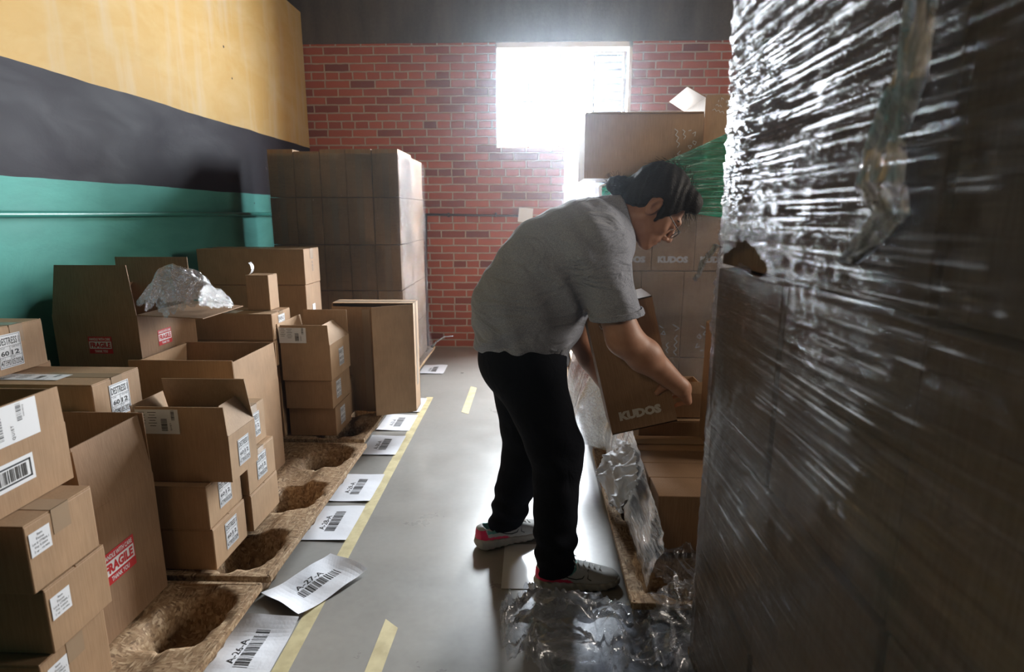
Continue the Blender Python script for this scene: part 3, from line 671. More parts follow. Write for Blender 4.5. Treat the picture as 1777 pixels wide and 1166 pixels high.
# ------------------------------------------------------------------ stretch film
film('film_streaky', calm=1.0, haze=0.075, gloss=0.2, scale=(4, 2.2, 250), bs=0.8, bd=0.010, rough=0.12, through=(.72,.73,.76), patchy=0.75)  # grey see-through tint added to darken the cartons beneath, in place of shade
film('film_wrap', haze=0.055, gloss=0.2, scale=(18, 12, 110), bs=0.95, bd=0.014, rough=0.14, patchy=0.8)
film('film_crumple', haze=0.24, gloss=0.35, scale=(22, 60, 22), bs=0.6, bd=0.006, rough=0.10, patchy=0.3)
film('film_rope', haze=0.85, gloss=0.5, scale=(30, 90, 10), bs=0.8, bd=0.006, rough=0.15, patchy=0.5)
film('film_skirt', haze=0.95, gloss=0.4, scale=(90, 4, 90), bs=0.7, bd=0.008, rough=0.15, patchy=0.3)
film('film_cloudy', haze=0.75, gloss=0.3, scale=(30, 6, 30), bs=0.5, bd=0.008, rough=0.2, patchy=0.4)
film('film_green', tint=(0.09, 0.66, 0.42), haze=0.8, gloss=0.8, scale=(2, 2, 90), rot=(0, 0.35, 0), bs=0.9, bd=0.01, rough=0.18, patchy=0.3)
film('bubble_film', haze=0.26, gloss=0.6, scale=(80, 80, 80), bs=0.8, bd=0.008, rough=0.12, patchy=0.2)

def wrap_shell(path, z0, z1, m, label, off=0.006, amp0=0.006, calm=0.0, ds=0.012, dz=0.02, hole=None, stretch=(2.5, 2.5, 30), flare=0.0, seed=0, parent=None, zf=None, name='stretch_film', wrink=None):
    """film skin following a floor-plan path, pulled tight between carton edges"""
    pts = [Vector(p) for p in path]; S_ = []
    for a, b in zip(pts[:-1], pts[1:]):
        k = max(2, int((b - a).length / ds)); n = Vector(((b - a).y, -(b - a).x)).normalized()
        for i in range(k): S_.append((a.lerp(b, i / k), n))
    S_.append((pts[-1], n)); nz = int((z1 - z0) / dz); V_, F_ = [], []
    for j in range(nz + 1):
        for i, (p, n) in enumerate(S_):
            z = z0 + (z1 - z0) * j / nz
            if zf: z = zf(i / len(S_), z)
            q = Vector((p.x * stretch[0] + seed, p.y * stretch[1], z * stretch[2]))
            amp = amp0 * (1 if z > calm else .3)
            d = off + amp * mnoise.noise(q) + amp * .6 * mnoise.noise(q * 2.7) + amp * 1.2 * mnoise.noise(Vector((p.x * 3 + seed, p.y * 3, z * 3)))
            if wrink: d += wrink(p, z)
            d = max(d, .0015) + flare * max(0, 1 - (z - z0) / .35) ** 2
            V_.append((p.x + n.x * d, p.y + n.y * d, z))
    L = len(S_)
    for j in range(nz):
        for i in range(L - 1):
            a = j * L + i; c_ = (Vector(V_[a]) + Vector(V_[a + L + 1])) / 2
            if hole and hole(c_): continue
            F_.append((a, a + 1, a + L + 1, a + L))
    o = mesh_obj(name, V_, F_, m, parent, smooth=True)
    if label: tag(o, label, 'stretch film')
    return o

# film round the stack by the brick wall
wrap_shell([(-1.80, 4.055), (-.905, 4.055), (-.90, 4.075), (-.90, 4.985)], .146, 1.70, 'film_wrap', 'clear stretch film wrapped round the tall stack beside the brick wall', off=.006, amp0=.007, flare=.03, dz=.018)
V_, F_ = join_geo([tube_geo([(-.87, 4.96, .17), (-.84, 5.03, .20), (-.78, 5.08, .235), (-.70, 5.10, .238)], [.012, .009, .006, .004], 6)])
tag(mesh_obj('film_tail', V_, F_, 'film_cloudy', smooth=True), 'twisted tail of film sticking out at the foot of the wrapped stack', 'film scrap')

# ------------------------------------------------------------------ right side, tall KUDOS stack at the back
kb = [.335, .545, .755, .965, 1.175]; kn = ['first', 'second', 'third', 'fourth']
for r_, (z, fl) in enumerate(((PT, 0), (.584, 1), (1.026, 0))):
    sh = [0, 0, .045][r_]
    for k in range(3):
        st = []
        if r_ == 2: st = [('kudos', '-y', 0, .055, 0, 1.0), ('squiggle', '-y', .02, .34, 0, 1.0)]
        if r_ == 1: st = [('squiggle', '-y', .035, .09, math.pi, 1.35)]
        if r_ == 0: st = [('kudos', '-y', 0, .055)]
        carton(f'tall printed carton, {["bottom", "middle", "top"][r_]} row of the wrapped stack behind the worker, {kn[k]} from left', kb[k] + .001 + sh, kb[k] + .209 + sh, 2.95, 3.33, z, z + .441, 'kraft', stickers=st, tape=False, top_parts=False, group='cartons in the tall wrapped stack behind the worker')
    carton(f'printed carton at the back left of the {["bottom", "middle", "top"][r_]} row behind the worker', kb[0] + sh, kb[0] + .21 + sh, 3.335, 3.72, z, z + .441, 'kraft', tape=False, top_parts=False, group='cartons in the tall wrapped stack behind the worker')
carton('big open carton overhanging the top of the tall stack, in front of the window', .245, .80, 2.93, 3.30, 1.469, 1.765, 'kraft', flaps={'-y': (175, .02), '-x': (60, .03)}, stickers=[('squiggle', '-y', .20, .17, 0.2, 1.1)])
carton('carton with a white doodle print rising behind the big open carton by the window', .735, 1.16, 3.02, 3.42, 1.767, 1.862, 'kraft', stickers=[('squiggle', '-y', -.12, .05, 1.2, .8)], tape=False) if False else None
tb2 = carton('carton with white doodle print right of the big open carton near the window', .81, 1.18, 2.96, 3.36, 1.469, 1.84, 'kraft', flaps={'-x': (150, .10, .01), '-y': (92, .01)}, stickers=[('squiggle', '-y', -.10, .33, 1.3, .75)])
wrap_shell([(.325, 3.72), (.325, 2.95), (.335, 2.935), (1.25, 2.935)], .146, 1.50, 'film_wrap', 'clear stretch film round the tall printed carton stack behind the worker', off=.005, amp0=.008, stretch=(1.5, 1.5, 55), dz=.016, seed=4)
# green film fan from the tall stack across to the near stack
def fan(label):
    NU, NV = 60, 46; V_, F_ = [], []
    for i in range(NU + 1):
        u = i / NU
        for j in range(NV + 1):
            v = j / NV
            zt = 1.43 + (1.74 - 1.43) * u ** 1.1; zb = 1.37 + (1.26 - 1.37) * u
            z = zb + (zt - zb) * v; x = .33 + u * .72; y = 2.905 - .05 * u - .012 * math.sin(v * 50 + 2 * math.sin(u * 3)) * (0.4 + u) * .5 + .01 * mnoise.noise(Vector((x * 4, v * 22, 1)))
            V_.append((x, y, z))
    for i in range(NU):
        for j in range(NV): a = i * (NV + 1) + j; F_.append((a, a + NV + 1, a + NV + 2, a + 1))
    return tag(mesh_obj('green_film', V_, F_, 'film_green', smooth=True), label, 'stretch film')
fan('green stretch film fanning out under the big open carton behind the worker\'s head')

def crumple(name, W, D, H, m, label, loc, rot=(0, 0, 0), nx=90, ny=70, freq=6, seed=0, ragged=.12, cat='plastic film', parent=None, tight=.0, drop=None):
    V_, F_ = [], []; keep = {}
    for j in range(ny + 1):
        for i in range(nx + 1):
            u, v = i / nx * 2 - 1, j / ny * 2 - 1; x, y = u * W / 2, v * D / 2
            p = Vector((x * freq + seed, y * freq, seed * .7))
            w = Vector((mnoise.noise(p * .7), mnoise.noise(p * .7 + Vector((9, 2, 4))), 0)) * .9
            rd = 1 - abs(mnoise.noise(p + w)) * 2; rd2 = 1 - abs(mnoise.noise((p + w) * 2.3 + Vector((5, 5, 5)))) * 2
            lo = mnoise.noise(Vector((x * 2.2 + seed, y * 2.2, 7))) * .5 + .5
            z = H * (max(0, rd) ** 2 * .45 * lo + max(0, rd2) ** 2 * .18 + lo * .55) * (1 - .5 * max(abs(u), abs(v)) ** 4)
            x += .03 * mnoise.noise(p * 1.3) * W; y += .05 * mnoise.noise(p * 1.3 + Vector((3, 1, 8))) * D
            if drop: x, y, z = drop(u, v, x, y, z)
            e = 1 - ragged * (1 + mnoise.noise(Vector((math.atan2(v, u) * 2.2, seed, 0))) + .6 * mnoise.noise(Vector((math.atan2(v, u) * 7, seed, 3))))
            keep[(i, j)] = (max(abs(u), abs(v)) * .5 + math.hypot(u, v) * .5) < e
            V_.append((x, y, max(z, .002)))
    for j in range(ny):
        for i in range(nx):
            if all(keep[q] for q in ((i, j), (i + 1, j), (i, j + 1), (i + 1, j + 1))):
                a = j * (nx + 1) + i; F_.append((a, a + 1, a + nx + 2, a + nx + 1))
    used = sorted({i for f in F_ for i in f}); rm = {a: k for k, a in enumerate(used)}
    o = mesh_obj(name, [V_[i] for i in used], [tuple(rm[i] for i in f) for f in F_], m, parent, smooth=True)
    o.location = loc; o.rotation_euler = rot
    if label: tag(o, label, cat)
    return o
crumple('crumpled_film', .30, .42, .10, 'film_crumple', 'sheet of cut film hanging off the right pallet corner to the floor', (.47, 1.50, .07), (.85, .1, .25), freq=8, seed=41, nx=80, ny=100)
crumple('crumpled_film', .72, .46, .22, 'film_crumple', 'crumpled clear film lying on the aisle floor in front of the worker\'s shoes', (.225, 1.53, .0), (0, 0, .06), freq=8, seed=3, nx=150, ny=100)
crumple('crumpled_film', .34, .24, .13, 'film_crumple', 'bunched clear film between the near shoe and the pallet corner', (.43, 1.66, .0), (0, 0, .5), freq=7, seed=8, nx=90, ny=70)
crumple('bubble_wrap', .38, .36, .27, 'bubble_film', 'crumpled bubble wrap spilling over the flap of the large open carton', (-1.50, 2.42, .842), (.0, .0, .12), freq=7, seed=11, nx=120, ny=90, cat='bubble wrap', drop=lambda u, v, x, y, z: (x + .03, y, z * .5 + .17 * (1 - u * u) * (1 - v * v) * (1 - .35 * u)))
# film hanging over the low pallet on the right: loose skirt of cut wrap
V_, F_ = [], []; NU, NV = 110, 26
for i in range(NU + 1):
    u = i / NU; y = 1.66 + u * 1.9
    for j in range(NV + 1):
        v = j / NV
        top = .31 + .36 * u + .03 * mnoise.noise(Vector((y * 5, 2, 0)))
        k_ = min(1, max(0, (y - 2.78) / .12)); x = .418 - .098 * k_ - (.050 + .06 * k_) * (1 - (1 - v) ** 1.6) + .010 * mnoise.noise(Vector((y * 7, v * 5, 3))) + .008 * mnoise.noise(Vector((y * 26, v * 3, 5)))
        z = top - (top - .143) * v + .0 * u
        V_.append((min(x, .43), y, z))
for i in range(NU):
    for j in range(NV): a = i * (NV + 1) + j; F_.append((a, a + 1, a + NV + 2, a + NV + 1))
tag(mesh_obj('film_skirt', V_, F_, 'film_skirt', smooth=True), 'loose cut film hanging along the edge of the right pallet beside the worker\'s legs', 'stretch film')
def drape(u, v, x, y, z): return (x, y, z)
o = crumple('crumpled_film', .26, .26, .12, 'film_wrap', 'torn film heaped over the right pallet corner below the low cartons', (.50, 1.72, .142), (0, 0, .4), freq=9, seed=21, nx=80, ny=80)
# crumpled white paper by the low cartons
o = crumple('packing_paper', .26, .44, .12, 'paper', 'crumpled white packing paper tucked beside the low cartons on the right pallet', (.385, 2.18, .28), (0, -1.15, .05), freq=10, seed=31, nx=50, ny=60, cat='paper')
# low cartons on the right pallet
rr_ = [(1.872, 2.02), (2.022, 2.15), (2.152, 2.27), (2.272, 2.43)]
nm = ['first', 'second', 'third', 'last']
for k, (ya, yb) in enumerate(rr_):
    carton(f'low closed carton on the right pallet under the held box, {nm[k]} from the camera', .437 - .004 * k, .80, ya, yb, PT, .36 - (.0 if k < 3 else -.002), 'kraft_dark' if k < 3 else 'kraft', tape=(k == 3), top_parts=False)  # last one in paler kraft: the light falling on it put into colour
box_obj('packing_tape', -.1808 - .0008 - .0, -.1815, -.06, -.02, .02, .215, 'tape_clear', [o for o in bpy.data.objects if str(o.get('label', '')).startswith('low closed carton on the right pallet under the held box, first')][0]) if False else None
carton('closed carton behind the low cartons on the right pallet', .47, .80, 2.45, 2.78, PT, .42, 'kraft', tape=False)
# open tall cartons behind the held box
oc = carton('open kraft carton with a long raised flap standing behind the worker\'s arm', .50, .78, 2.48, 2.76, .425, .535, 'kraft_light', flaps={'-y': (80, .05), '-x': (108, .50, .05)})
box_obj('paper_slip', -.2, -.197, -.10, -.0, .58, .68, 'paper', oc) if False else None
pr = empty('cardboard_carton', (.79, 2.30, .362)); tag(pr, 'upright narrow printed carton at the edge of the near film-wrapped stack', 'carton')
bm = bmesh.new(); add_box(bm, -.065, .16, -.13, .13, 0, .50, .003); bm_obj('carton_body', bm, 'kraft_dark', pr)
plate('flap', (-.065, -.13, .50), (-.065, .13, .50), (.11, 0, .05), .004, 'kraft_light', pr, .01)
sticker(pr, 'squiggle', '-y', (.0, -.1306, .44), .6, .5)

# ------------------------------------------------------------------ near film-wrapped stack
zs = [PT, .44, .795, 1.185, 1.63, 2.08]; ys = [.27, .66, 1.04, 1.405]; rn = ['bottom', 'second', 'third', 'fourth', 'top']; cn = ['nearest', 'middle', 'farthest']
for r_ in range(5):
    for k in range(3):
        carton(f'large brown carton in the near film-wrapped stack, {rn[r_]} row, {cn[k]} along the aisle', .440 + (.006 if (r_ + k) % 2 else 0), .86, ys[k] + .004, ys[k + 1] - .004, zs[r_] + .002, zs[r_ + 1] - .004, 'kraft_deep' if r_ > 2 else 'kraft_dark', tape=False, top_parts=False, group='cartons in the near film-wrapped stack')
hole = lambda c_: ((c_.y - 1.21) / .135) ** 2 + ((c_.z - 1.214 + .012 * math.sin(c_.y * 30)) / (.024 + .006 * mnoise.noise(Vector((c_.y * 30, 0, 0))))) ** 2 < 1 and c_.x < .5
wrap_shell([(.95, 1.425), (.475, 1.422), (.447, 1.41), (.434, 1.375), (.431, 1.25), (.430, .60), (.430, .02)], .03, 2.1, 'film_streaky', 'shiny stretch film over the near stack, torn open in a slot near its far corner', off=.009, amp0=.0055, calm=1.02, ds=.008, dz=.0045, hole=hole, stretch=(1.2, 1.3, 60), seed=2, wrink=lambda p, z: (1 if z > 1.02 else .22) * .0032 * min(1, max(0, (p.y - .95) / .3)) * (mnoise.noise(Vector((p.y * 5 + z * 3, p.x, z * 95))) + .7 * mnoise.noise(Vector((p.y * 30, p.x, z * 55 + 4)))))
# gathered rope of loose film hanging on the near stack
def bunch(name, pts, wid, m, label, seed=0, n=60, k=26, depth=.012):
    P3 = [Vector(p) for p in pts]; V_, F_ = [], []
    def at(t):
        t *= len(P3) - 1; i = min(int(t), len(P3) - 2); f = t - i; f = f * f * (3 - 2 * f); return P3[i].lerp(P3[i + 1], f), wid[i] + (wid[i + 1] - wid[i]) * f
    for a in range(n + 1):
        c_, w = at(a / n)
        for b in range(k + 1):
            v = b / k * 2 - 1
            fold = mnoise.noise(Vector((v * 6 + seed, a / n * 4, 0))) + .6 * mnoise.noise(Vector((v * 14 + seed, a / n * 9, 3)))
            V_.append((c_.x - depth * (1.0 + fold * 1.3) * (1 - v * v) ** .5 - .001, c_.y + v * w * (1 + .25 * mnoise.noise(Vector((a / n * 9, v, seed)))), c_.z + .006 * fold))
    for a in range(n):
        for b in range(k):
            q = a * (k + 1) + b; F_.append((q, q + 1, q + k + 2, q + k + 1))
    return tag(mesh_obj(name, V_, F_, m, smooth=True), label, 'stretch film')
bunch('film_fold', [(.415, .690, 1.66), (.415, .692, 1.52), (.415, .703, 1.44), (.415, .735, 1.375), (.415, .735, 1.335), (.415, .705, 1.30), (.415, .745, 1.262), (.415, .772, 1.238)], [.022, .02, .026, .040, .045, .036, .026, .008], 'film_rope', 'gathered rope of loose film hanging on the near stack, high on the right', seed=5, n=110, k=34)
bunch('film_fold', [(.412, 1.30, 1.232), (.395, 1.28, 1.235), (.385, 1.31, 1.205), (.380, 1.345, 1.165), (.379, 1.36, 1.150)], [.012, .016, .010, .008, .003], 'film_rope', 'thin torn strip of film dangling from the slot in the near stack', seed=9, n=40, k=12, depth=.006)

# ------------------------------------------------------------------ the worker: smooth distance-field modelling
def surface_nets(d, org, h):
    s = d < 0; nx, ny, nz = d.shape
    c8 = [s[i:nx - 1 + i, j:ny - 1 + j, k:nz - 1 + k] for i in (0, 1) for j in (0, 1) for k in (0, 1)]
    cnt = sum(c.astype(np.int8) for c in c8); act = (cnt > 0) & (cnt < 8); idx = np.argwhere(act)
    gi = -np.ones(act.shape, np.int64); gi[act] = np.arange(len(idx))
    I, J, K = idx.T; acc = np.zeros((len(idx), 3)); num = np.zeros(len(idx))
    cor = [(i, j, k) for i in (0, 1) for j in (0, 1) for k in (0, 1)]
    for a in cor:
        for ax in range(3):
            if a[ax]: continue
            b = list(a); b[ax] = 1
            da = d[I + a[0], J + a[1], K + a[2]]; db = d[I + b[0], J + b[1], K + b[2]]; m_ = (da < 0) != (db < 0)
            t = np.where(m_, da / np.where(m_, da - db, 1), 0); p = np.tile(np.array(a, float), (len(idx), 1)); p[:, ax] += t
            acc += p * m_[:, None]; num += m_
    V_ = np.array(org) + (idx + acc / num[:, None]) * h; F_ = []
    for ax in range(3):
        sl0 = [slice(None)] * 3; sl1 = [slice(None)] * 3; sl0[ax] = slice(0, -1); sl1[ax] = slice(1, None)
        cr = s[tuple(sl0)] != s[tuple(sl1)]; e = np.argwhere(cr); o1, o2 = [(1, 2), (2, 0), (0, 1)][ax]
        ok = (e[:, o1] > 0) & (e[:, o2] > 0) & (e[:, o1] < d.shape[o1] - 1) & (e[:, o2] < d.shape[o2] - 1); e = e[ok]
        neg = s[tuple(sl0)][tuple(e.T)]
        def cell(a, b): q = e.copy(); q[:, o1] -= a; q[:, o2] -= b; return gi[tuple(q.T)]
        A, B, C_, D = cell(1, 1), cell(0, 1), cell(0, 0), cell(1, 0); q = np.stack([A, B, C_, D], 1); q[~neg] = q[~neg][:, ::-1]
        F_.append(q[(q >= 0).all(1)])
    return V_, np.concatenate(F_)
def sdf_mesh(name, fn, lo, hi, h, m, parent=None, blk=14, mi=None):
    lo, hi = np.array(lo, float), np.array(hi, float); n = np.ceil((hi - lo) / h).astype(int) + 1
    D = np.full(n, 1.0); half = blk * h * .5 * 1.7321 * 1.25 + .004
    for i in range(0, n[0], blk):
        for j in range(0, n[1], blk):
            for k in range(0, n[2], blk):
                e = np.minimum([i + blk, j + blk, k + blk], n); c = lo + (np.array([i, j, k]) + e - 1) / 2 * h
                dc = fn(c[None])[0]
                if abs(dc) > half: D[i:e[0], j:e[1], k:e[2]] = dc; continue
                g = np.stack(np.meshgrid(*[lo[a] + np.arange((i, j, k)[a], e[a]) * h for a in range(3)], indexing='ij'), -1)
                D[i:e[0], j:e[1], k:e[2]] = fn(g.reshape(-1, 3)).reshape(g.shape[:3])
    V_, F_ = surface_nets(D, lo, h)
    me = bpy.data.meshes.new(name); me.vertices.add(len(V_)); me.vertices.foreach_set('co', V_.ravel()); me.loops.add(len(F_) * 4)
    me.loops.foreach_set('vertex_index', F_.ravel().astype(np.int32)); me.polygons.add(len(F_)); me.polygons.foreach_set('loop_start', np.arange(len(F_), dtype=np.int32) * 4)
    me.update(calc_edges=True); me.validate()
    for mm in (m if isinstance(m, (list, tuple)) else [m]): me.materials.append(M[mm])
    me.polygons.foreach_set('use_smooth', [True] * len(me.polygons))
    if mi is not None:
        cen = np.zeros(len(me.polygons) * 3); me.polygons.foreach_get('center', cen); me.polygons.foreach_set('material_index', mi(cen.reshape(-1, 3)).astype(np.int32))
    o = bpy.data.objects.new(name, me); C.objects.link(o)
    if parent: o.parent = parent
    return o
A_ = np.array
def cone(p, a, b, ra, rb, sc_=None):
    a, b = A_(a, float), A_(b, float)
    if sc_ is not None: s_ = A_(sc_, float); p = p / s_; a = a / s_; b = b / s_
    ba = b - a; t = np.clip(((p - a) @ ba) / (ba @ ba), 0, 1); return np.linalg.norm(p - a - t[:, None] * ba, axis=1) - (ra + (rb - ra) * t)
def ell(p, c, r, R=None):
    q = p - A_(c, float); 
    if R is not None: q = q @ R
    r = A_(r, float); k0 = np.linalg.norm(q / r, axis=1); k1 = np.linalg.norm(q / (r * r), axis=1); return k0 * (k0 - 1) / np.maximum(k1, 1e-6)
def smin(a, b, k): h_ = np.maximum(k - np.abs(a - b), 0) / k; return np.minimum(a, b) - h_ * h_ * k * .25
def smax(a, b, k): return -smin(-a, -b, k)
def U(k, *ds):
    r = ds[0]
    for d in ds[1:]: r = smin(r, d, k)
    return r
def waves(p, k1, k2, ph=0.0):
    return np.sin(p @ A_(k1) + 1.3 * np.sin(p @ A_(k2) + ph) + ph)

mat('skin', (0.42, 0.215, 0.14), 0.5, 0.4, **{'Subsurface Weight': 0.0})
m = M['skin']; base(m, ramp(m, noise(m, coords(m), 22, 4), [(0.3, (0.36, 0.175, 0.11)), (0.7, (0.46, 0.245, 0.16))]))
norm(m, bump(m, noise(m, coords(m), 160, 3), 0.15, 0.001))
m = mat('shirt', (0.34, 0.35, 0.39), 0.9, 0.2, **{'Sheen Weight': 0.25}); v = coords(m)
base(m, ramp(m, noise(m, v, 420, 2), [(0.35, (0.20, 0.215, 0.26)), (0.65, (0.37, 0.395, 0.47))]))
norm(m, bump(m, noise(m, v, 500, 2), 0.3, 0.001, bump(m, noise(m, coords(m, (5, 5, 12), (0, .6, 0)), 1.0, 3, 0.5, 1.6), 0.9, 0.03)))
m = mat('trousers', (0.006, 0.007, 0.011), 0.9, 0.12); norm(m, bump(m, noise(m, coords(m), 14, 4, dist=1.0), 0.5, 0.012))
mat('hair', (0.014, 0.010, 0.008), 0.6, 0.22); m = M['hair']; norm(m, bump(m, noise(m, coords(m, (60, 420, 120), (0, .9, 0)), 1.0, 3, 0.6, 1.0), 0.9, 0.004)); mat('black_wire', (0.01, 0.01, 0.012), 0.3, 0.5)
mat('shoe_knit', (0.46, 0.46, 0.45), 0.85, 0.2); mat('shoe_sole', (0.40, 0.385, 0.35), 0.7, 0.3)
mat('shoe_pink', (0.75, 0.03, 0.11), 0.5); mat('shoe_teal', (0.10, 0.30, 0.27), 0.7); mat('lace', (0.55, 0.55, 0.53), 0.8)
mat('eye_white', (0.7, 0.68, 0.65), 0.2); mat('lens', (1, 1, 1), 0.02, 0.5, 0.0, **{'Transmission Weight': 1.0, 'Alpha': 0.2})
m = M['shoe_sole']; norm(m, bump(m, noise(m, coords(m), 90, 3), 0.5, 0.003))

HC = A_([.405, 2.05, 1.325]); HR = np.stack([A_([.628, 0, -.778]), A_([0, -1, 0]), A_([.778, 0, .628])], 1)   # head frame: front, right side, up
toH = lambda p: (p - HC) @ HR
fromH = lambda q: A_(q) @ HR.T + HC
SHR, ELR, WRR = A_([.205, 1.875, 1.175]), A_([.292, 1.835, .915]), A_([.495, 1.900, .738])
SHL, ELL, WRL = A_([.235, 2.225, 1.16]), A_([.175, 2.275, .84]), A_([.325, 2.275, .60])
HIPR, KNR, ANR = A_([-.02, 1.955, .80]), A_([.088, 1.915, .50]), A_([.088, 1.885, .10])
HIPL, KNL, ANL = A_([-.05, 2.14, .79]), A_([-.015, 2.165, .44]), A_([-.10, 2.165, .12])
def torso(p, g=0.0, flat=1.12):
    q = p.copy(); q[:, 1] = 2.05 + (p[:, 1] - 2.05) / flat
    return U(.10, cone(q, (-.035, 2.05, .83), (-.015, 2.05, .97), .158 + g, .172 + g), cone(q, (-.015, 2.05, .97), (.075, 2.05, 1.12), .168 + g, .160 + g), cone(q, (.075, 2.05, 1.12), (.20, 2.05, 1.205), .150 + g, .125 + g),
             cone(q, (.19, 1.98, 1.20), (.19, 2.12, 1.20), .118 + g, .118 + g))
def head(p):
    q = toH(p)
    d = ell(q, (-.012, 0, .042), (.098, .077, .088)); d = smin(d, ell(q, (.036, 0, -.02), (.066, .060, .092)), .03)
    q2 = q.copy(); q2[:, 1] = np.abs(q[:, 1])
    d = smin(d, cone(q2, (.005, .050, -.052), (.082, .014, -.090), .020, .016), .03)
    d = smin(d, ell(q, (.086, 0, -.093), (.018, .022, .017)), .02)
    d = smin(d, cone(q2, (.093, .034, .030), (.098, .0, .028), .011, .011), .018)
    d = smin(d, cone(q2, (.066, .045, -.02), (.05, .055, .0), .018, .016), .02)
    d = smax(d, -ell(q2, (.104, .033, .008), (.014, .017, .011)), .012)
    d = smin(d, ell(q2, (.088, .032, .008), (.013, .015, .012)), .004)
    d = smin(d, cone(q, (.098, 0, .018), (.124, 0, -.022), .007, .0115), .010)
    d = smin(d, ell(q2, (.112, .012, -.030), (.011, .008, .008)), .006)
    d = smin(d, ell(q, (.090, 0, -.058), (.018, .030, .024)), .014)
    d = smin(d, ell(q2, (.104, .006, -.051), (.008, .016, .0055)), .005); d = smin(d, ell(q, (.102, 0, -.064), (.009, .017, .007)), .005)
    d = smax(d, -ell(q, (.114, 0, -.0575), (.012, .024, .0018)), .004)
    # ears
    e = ell(q2, (-.008, .081, -.008), (.020, .010, .036)); e = smax(e, -ell(q2, (-.003, .090, -.006), (.0125, .012, .024)), .006); e = smin(e, ell(q2, (.004, .079, -.014), (.006, .006, .008)), .004)
    return smin(d, e, .008)
BXA = math.radians(14); BO = A_([.292, 2.0, .525]); BXv = A_([math.cos(BXA), 0, math.sin(BXA)]); BZv = A_([-math.sin(BXA), 0, math.cos(BXA)])
bxp = lambda u, v, w: BO + BXv * u + BZv * w + A_([0, v, 0])        # held box coordinates: u across, v deep, w up its height
FING = []
for k in range(4):       # right-hand fingers lie flat on the box's right side, pointing away from the camera
    w0 = .130 - k * .0232; L = (.046, .050, .047, .038)[k]; L2 = (.030, .033, .031, .024)[k]; L3 = (.023, .024, .023, .019)[k]
    a = bxp(.284, -.006 + .004 * k, w0); b = bxp(.280, -.006 + L, w0 - .002 - .003 * k); c_ = bxp(.260, -.010 + L + L2, w0 - .008 - .004 * k); e = bxp(.2455, -.016 + L + L2 + L3, w0 - .014 - .005 * k)
    FING.append((a, b, c_, e, .0105 - .0006 * k))
def hand_r(p):
    kn = [f[0] for f in FING]; wr = WRR
    d = cone(p, wr, (kn[0] + kn[2]) * .3 + wr * .4, .029, .027)
    for i in range(4): d = smin(d, cone(p, wr * .8 + kn[i] * .2, kn[i], .022, .0145), .012)
    for a, b, c_, e, r in FING: d = smin(d, U(.004, cone(p, a, b, r + .002, r), cone(p, b, c_, r + .0008, r * .9), cone(p, c_, e, r * .9, r * .78)), .006)
    t0 = wr * .65 + kn[0] * .35; t1 = bxp(.226, -.030, .150); t2 = bxp(.200, -.0135, .138); t3 = bxp(.182, -.0105, .122)
    return smin(d, U(.008, cone(p, t0, t1, .019, .0145), cone(p, t1, t2, .0135, .012), cone(p, t2, t3, .012, .0095)), .012)
def hand_l(p):
    d = cone(p, WRL, (.372, 2.25, .535), .03, .024)
    for k in range(4):
        a = A_([.375 + k * .020, 2.245 - .002 * k, .524 + k * .004]); b = a + A_([.022, -.038, -.004]); c_ = b + A_([.006, -.028, .004]); e = c_ + A_([.002, -.018, .004])
        d = smin(d, cone(p, WRL * .4 + a * .6, a, .018, .013), .015); d = smin(d, U(.004, cone(p, a, b, .0105, .010), cone(p, b, c_, .010, .009), cone(p, c_, e, .009, .0075)), .006)
    t = bxp(.05, .222, .06)
    return smin(d, U(.006, cone(p, (.345, 2.262, .565), t, .017, .013), cone(p, t, bxp(.075, .214, .10), .013, .010)), .012)
def body(p):
    d = torso(p, -.024)
    d = U(.05, d, cone(p, SHR, SHR * .5 + ELR * .5, .056, .058), cone(p, SHL, SHL * .5 + ELL * .5, .056, .056))
    d = U(.03, d, cone(p, SHR * .5 + ELR * .5, ELR, .060, .052)); d = U(.03, d, cone(p, ELR, ELR * .65 + WRR * .35, .052, .055)); d = U(.02, d, cone(p, ELR * .65 + WRR * .35, WRR, .052, .029))
    d = U(.03, d, cone(p, SHL * .5 + ELL * .5, ELL, .058, .050), cone(p, ELL, ELL * .6 + WRL * .4, .050, .050)); d = U(.02, d, cone(p, ELL * .6 + WRL * .4, WRL, .049, .033))
    hr = hand_r(p); d = smin(d, hr, .014); d = smin(d, hand_l(p), .014)
    d = U(.04, d, cone(p, HIPR, KNR, .105, .072), cone(p, HIPL, KNL, .105, .072)); d = U(.02, d, cone(p, KNR, ANR, .066, .036), cone(p, KNL, ANL, .066, .036))
    d = U(.012, d, cone(p, ANR, ANR + A_([.10, .008, -.065]), .034, .022), cone(p, ANL, ANL + A_([.08, .045, -.085]), .034, .022))
    nk = cone(p, (.245, 2.05, 1.265), (.375, 2.05, 1.30), .064, .058)
    hd = head(p); hd = smin(hd, nk, .028)
    return smin(d, hd, .03)
person = empty('person', (0, 2.05, 0)); tag(person, 'worker in grey polo shirt and dark trousers, bending to lift a tall carton', 'person')
def par(o):
    o.parent = person; o.matrix_parent_inverse = Matrix.Translation((0, -2.05, 0)); return o
par(sdf_mesh('body', body, (-.24, 1.74, .02), (.63, 2.38, 1.47), .0045, 'skin'))
